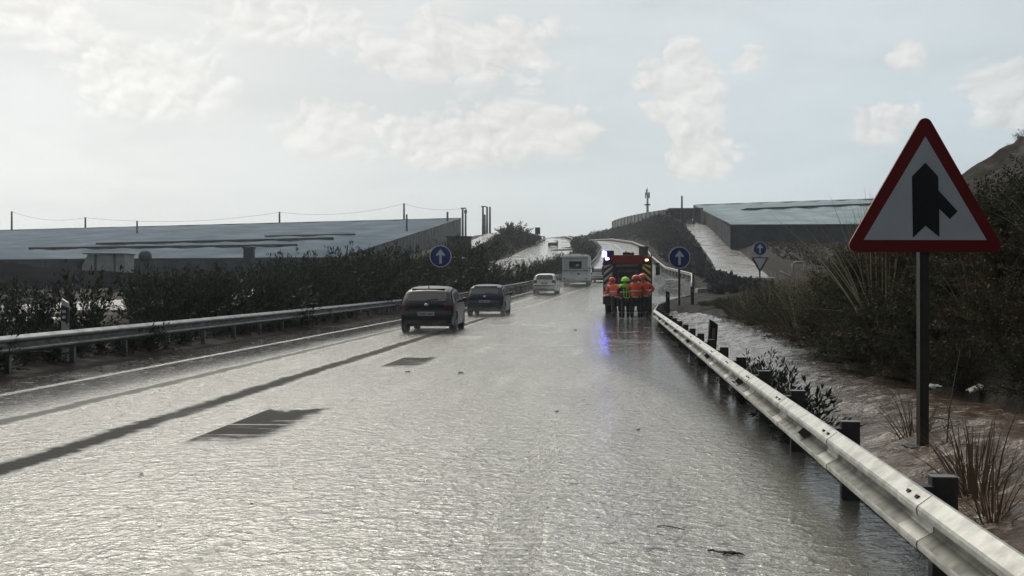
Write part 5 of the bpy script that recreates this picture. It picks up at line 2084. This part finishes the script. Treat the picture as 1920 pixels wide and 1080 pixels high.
# trees beside the service road
TR = lambda: shrub_proto('roadside_tree', 61, 70, 2.6, .62, .5, 46, .26, .12, .4, FARL, .04, .25, .35)
for q, (px, d, h, lab) in enumerate(((962, 186, 3.9, 'tallest of the round dark trees beside the service track'), (978, 192, 3.4, 'dark tree leaning beside the tallest roadside tree'), (950, 178, 2.6, 'lower dark tree below the tallest roadside tree'),
                                     (996, 200, 2.3, 'small round tree at the end of the roadside trees'), (938, 170, 2.2, 'bushy low tree downhill of the roadside trees'))):
    x = atpx(px, d)
    use('tr', TR, x, d, gz(x, d) - .2, h / 2.6, q * 1.3, lab, 'tree')
x = atpx(1008, 205)
mb = MB(); mb.box((0, 0, 1.3), (1.1, .15, 1.5)); mb.tube([(0, .1, -.3), (0, .1, 1.0)], .12); o = mb.build('road_panel', DARKV)
o.location = (x, 205, gz(x, 205) + 1.6); tag(o, 'dark rectangular panel on a post at the crest of the opposite road', 'road sign')
xs_ = atpx(861, 128)
mb = MB(); mb.box((0, 0, 1.5), (3.2, 2.4, 3.0)); mb.box((0, 0, 3.05), (3.5, 2.7, .12), 1); o = mb.build('utility_cabinet', [WALLP2, DARKV]); bevel(o, .04)
o.location = (xs_, 128, gz(xs_, 128) - .4); tag(o, 'grey block shaped utility cabinet on the slope behind the blue median sign', 'cabinet')


def scrub_mass(name, seed, n, region, size, per, mat, hscale=1.0):
    """uncountable low scrub covering a slope: one object"""
    rg = np.random.default_rng(seed)
    pos, dr, Ls = [], [], []
    for q in range(n):
        d_, x_, hh = region(rg)
        z_ = gz(x_, d_)
        hh *= hscale
        for k in range(per):
            v = rg.normal(size=3); v /= np.linalg.norm(v); v[2] = abs(v[2])
            r = rg.uniform(.3, 1) ** .6
            pos.append((x_ + v[0] * r * hh * .8, d_ + v[1] * r * hh * .8, z_ - .1 + v[2] * r * hh))
            dr.append(v + rg.normal(size=3) * .4)
            Ls.append(size * rg.uniform(.6, 1.3))
    Ls = np.array(Ls)
    V, F = leaf_quads(np.array(pos), np.array(dr), Ls, Ls * .55, rg)
    return tag(np_mesh(name, V, F, mat), kind='stuff')


def reg_knoll(rg):
    d_ = rg.uniform(70, 330) if rg.uniform() < .85 else rg.uniform(280, 340)
    c = columns(d_)
    x_ = rg.uniform(c[14][0] + .5, c[17][0] - .2)
    return d_, x_, rg.uniform(.5, 1.25) * float(I(d_, {70: .45, 110: .7, 150: 1.0, 240: 1.3, 330: 1.4}))


def reg_left(rg):
    d_ = rg.uniform(100, 320)
    c = columns(d_)
    x_ = rg.uniform(c[4][0] + .5, c[6][0] - .3)
    return d_, x_, rg.uniform(.4, 1.1) * float(I(d_, {100: .7, 160: 1.1, 240: .9, 320: .6}))


def reg_med(rg):
    d_ = rg.uniform(125, 300)
    c = columns(d_)
    x_ = rg.uniform(c[8][0] + .4, c[11][0] - .9)
    return d_, x_, rg.uniform(.4, .9)


def reg_field(rg):
    d_ = rg.uniform(58, 148)
    c = columns(d_)
    lo, hi = (c[20][0] + (0 if d_ > 84 else -3)), 95
    return d_, rg.uniform(lo, hi), rg.uniform(.3, .8)


def reg_lfield(rg):
    d_ = rg.uniform(40, 138)
    c = columns(d_)
    return d_, rg.uniform(-70, c[6][0] - 1), rg.uniform(.2, .55)


scrub_mass('knoll_scrub', 71, 3600, reg_knoll, .55, 16, FARS)
scrub_mass('slope_scrub', 72, 1600, reg_left, .5, 14, FARL)
scrub_mass('median_scrub', 73, 900, reg_med, .4, 14, FARL)
scrub_mass('field_scrub', 74, 3000, reg_field, .35, 12, SCR)
scrub_mass('verge_scrub', 75, 1500, reg_lfield, .28, 12, FARL)

# ------------------------------------------------------------------ small things in the water and on the road
def ground_at(px, py):
    s = (py - HY) / CAMZ
    return (px - 960) / s, FPX / s


def debris(px, py, size, label, seed, name='leaf_debris'):
    x, d = ground_at(px, py)
    rg = random.Random(seed)
    mb = MB()
    n = 9
    ring = [(size * rg.uniform(.5, 1) * math.cos(6.283 * k / n), size * .6 * rg.uniform(.5, 1) * math.sin(6.283 * k / n), .012) for k in range(n)]
    top = [(p[0] * .6, p[1] * .6, size * rg.uniform(.18, .34) + .01) for p in ring]
    mb.add(ring + top + [(0, 0, size * .35 + .01)], [(k, (k + 1) % n, n + (k + 1) % n, n + k) for k in range(n)] + [(n + k, n + (k + 1) % n, 2 * n) for k in range(n)])
    o = mb.build(name, mk('sodden_debris', (.012, .011, .010), .5))
    o.location = (x, d, 0.0)
    o.rotation_euler = (0, 0, rg.uniform(0, 6))
    tag(o, label, 'debris')


debris(265, 892, .034, 'small black lump of debris lying alone in the fast lane', 1)
debris(765, 699, .07, 'dark lump beside the second bare patch of asphalt', 2)
debris(863, 701, .075, 'flat dark scrap to the right of the dark lump', 3)
debris(1197, 808, .04, 'small dark scrap on the flooded shoulder near the rumble strip', 4)
debris(1078, 620, .11, 'dark speck on the road behind the people', 5)
debris(472, 947, .022, 'tiny dark leaf on the wet lane, well left of the rumble strip', 6)
debris(1044, 774, .06, 'dark scrap on the rumble strip', 7)
x, d = ground_at(1355, 1040)
rg = random.Random(3)
mb = MB()
for q in range(7):
    a = rg.uniform(-.35, .35)
    L = rg.uniform(.05, .14)
    x_ = rg.uniform(-.09, .06)
    mb.tube([(x_, rg.uniform(-.02, .02), .012), (x_ + L * .5 * math.cos(a), L * .5 * math.sin(a), .022), (x_ + L * math.cos(a), L * math.sin(a), .012)], [.006, .007, .003], 5)
o = mb.build('twig_bundle', mk('sodden_debris', (.012, .011, .010), .5)); o.location = (x, d, 0); o.rotation_euler = (0, 0, -.35)
tag(o, 'small dark bundle of twigs on the shoulder near the guardrail', 'twigs')
x, d = ground_at(1255, 990)
mb = MB(); mb.tube([(-.08, .02, .008), (-.02, .0, .014), (.05, -.03, .008), (.09, -.06, .006)], [.003, .004, .003, .002], 5); o = mb.build('twig', STEM); o.location = (x, d, 0)
tag(o, 'single thin twig afloat on the shoulder beyond the twig bundle', 'twig')


def rag(x, d, z, s, seed, label):
    rg = np.random.default_rng(seed)
    P = []
    for i in range(7):
        row = []
        for j in range(6):
            a, b = i / 6 - .5, j / 5 - .5
            row.append((a * s, b * s * .5 + rg.normal() * s * .06, s * .22 * math.cos(a * 3) * math.cos(b * 3) + rg.normal() * s * .06))
        P.append(row)
    mb = MB(); mb.grid(P, 0, True)
    o = mb.build('plastic_scrap', mk('torn_pale_plastic', (.30, .30, .28), .45, var=.3))
    o.location = (x, d, z)
    o.modifiers.new('t', 'SOLIDIFY').thickness = .006
    tag(o, label, 'plastic scrap')


rag(3.95, 9.0, .62, .14, 1, 'torn pale plastic scrap caught on the thin stalk by the sign')
rag(5.35, 11.0, .36, .24, 2, 'pale plastic scrap at the waterline to the right of the sign')


# ------------------------------------------------------------------ road spray thrown up by the tyres
def spray_material(name, dens):
    m = bpy.data.materials.new(name)
    m.use_nodes = True
    g = NT(m.node_tree)
    m.node_tree.nodes.remove(m.node_tree.nodes['Principled BSDF'])
    out = [n for n in m.node_tree.nodes if n.type == 'OUTPUT_MATERIAL'][0]
    v = g.new('ShaderNodeVolumePrincipled')
    v.inputs['Color'].default_value = (.86, .88, .92, 1)
    v.inputs['Anisotropy'].default_value = .3
    tc = g.new('ShaderNodeTexCoord')
    r = g.vmath('LENGTH', tc.outputs['Object'])
    n = g.noise(tc.outputs['Object'], 2.2, 3, .6)
    f = g.smooth(r, 1.0, .15)
    g.l.new(g.math('MULTIPLY', g.math('MULTIPLY', f, g.smooth(n, .32, .66)), dens), v.inputs['Density'])
    g.l.new(v.outputs[0], out.inputs['Volume'])
    return m


SPR = spray_material('spray_mist', .055)
SPRF = spray_material('distant_spray_mist', .05)


def spray(x, d, z, sx, sy_, sz_, SPR):
    mb = MB(); mb.ball((0, 0, 0), 1.0, 0, 16, 10)
    o = mb.build('road_spray', SPR)
    o.location = (x, d, z); o.scale = (sx, sy_, sz_)
    tag(o, kind='stuff')


spray(-2.5, 28.0, .10, 1.6, 2.4, .50, SPR)
spray(-1.1, 42.6, .10, 1.8, 3.6, .65, SPR)
spray(2.5, 68.5, 1.0, 2.2, 5, 1.0, SPRF)
spray(5.4, 83.0, 1.7, 2.8, 6, 1.2, SPRF)

# ------------------------------------------------------------------ rainy air
hz = MB(); hz.box((0, 690, 23), (3300, 1700, 60))
hm = bpy.data.materials.new('rainy_air')
hm.use_nodes = True
g = NT(hm.node_tree)
hm.node_tree.nodes.remove(hm.node_tree.nodes['Principled BSDF'])
vv = g.new('ShaderNodeVolumePrincipled')
vv.inputs['Color'].default_value = (.90, .96, 1.0, 1)
vv.inputs['Density'].default_value = .00032
vv.inputs['Anisotropy'].default_value = .45
g.l.new(vv.outputs[0], [n for n in hm.node_tree.nodes if n.type == 'OUTPUT_MATERIAL'][0].inputs['Volume'])
tag(hz.build('haze', hm), kind='stuff')
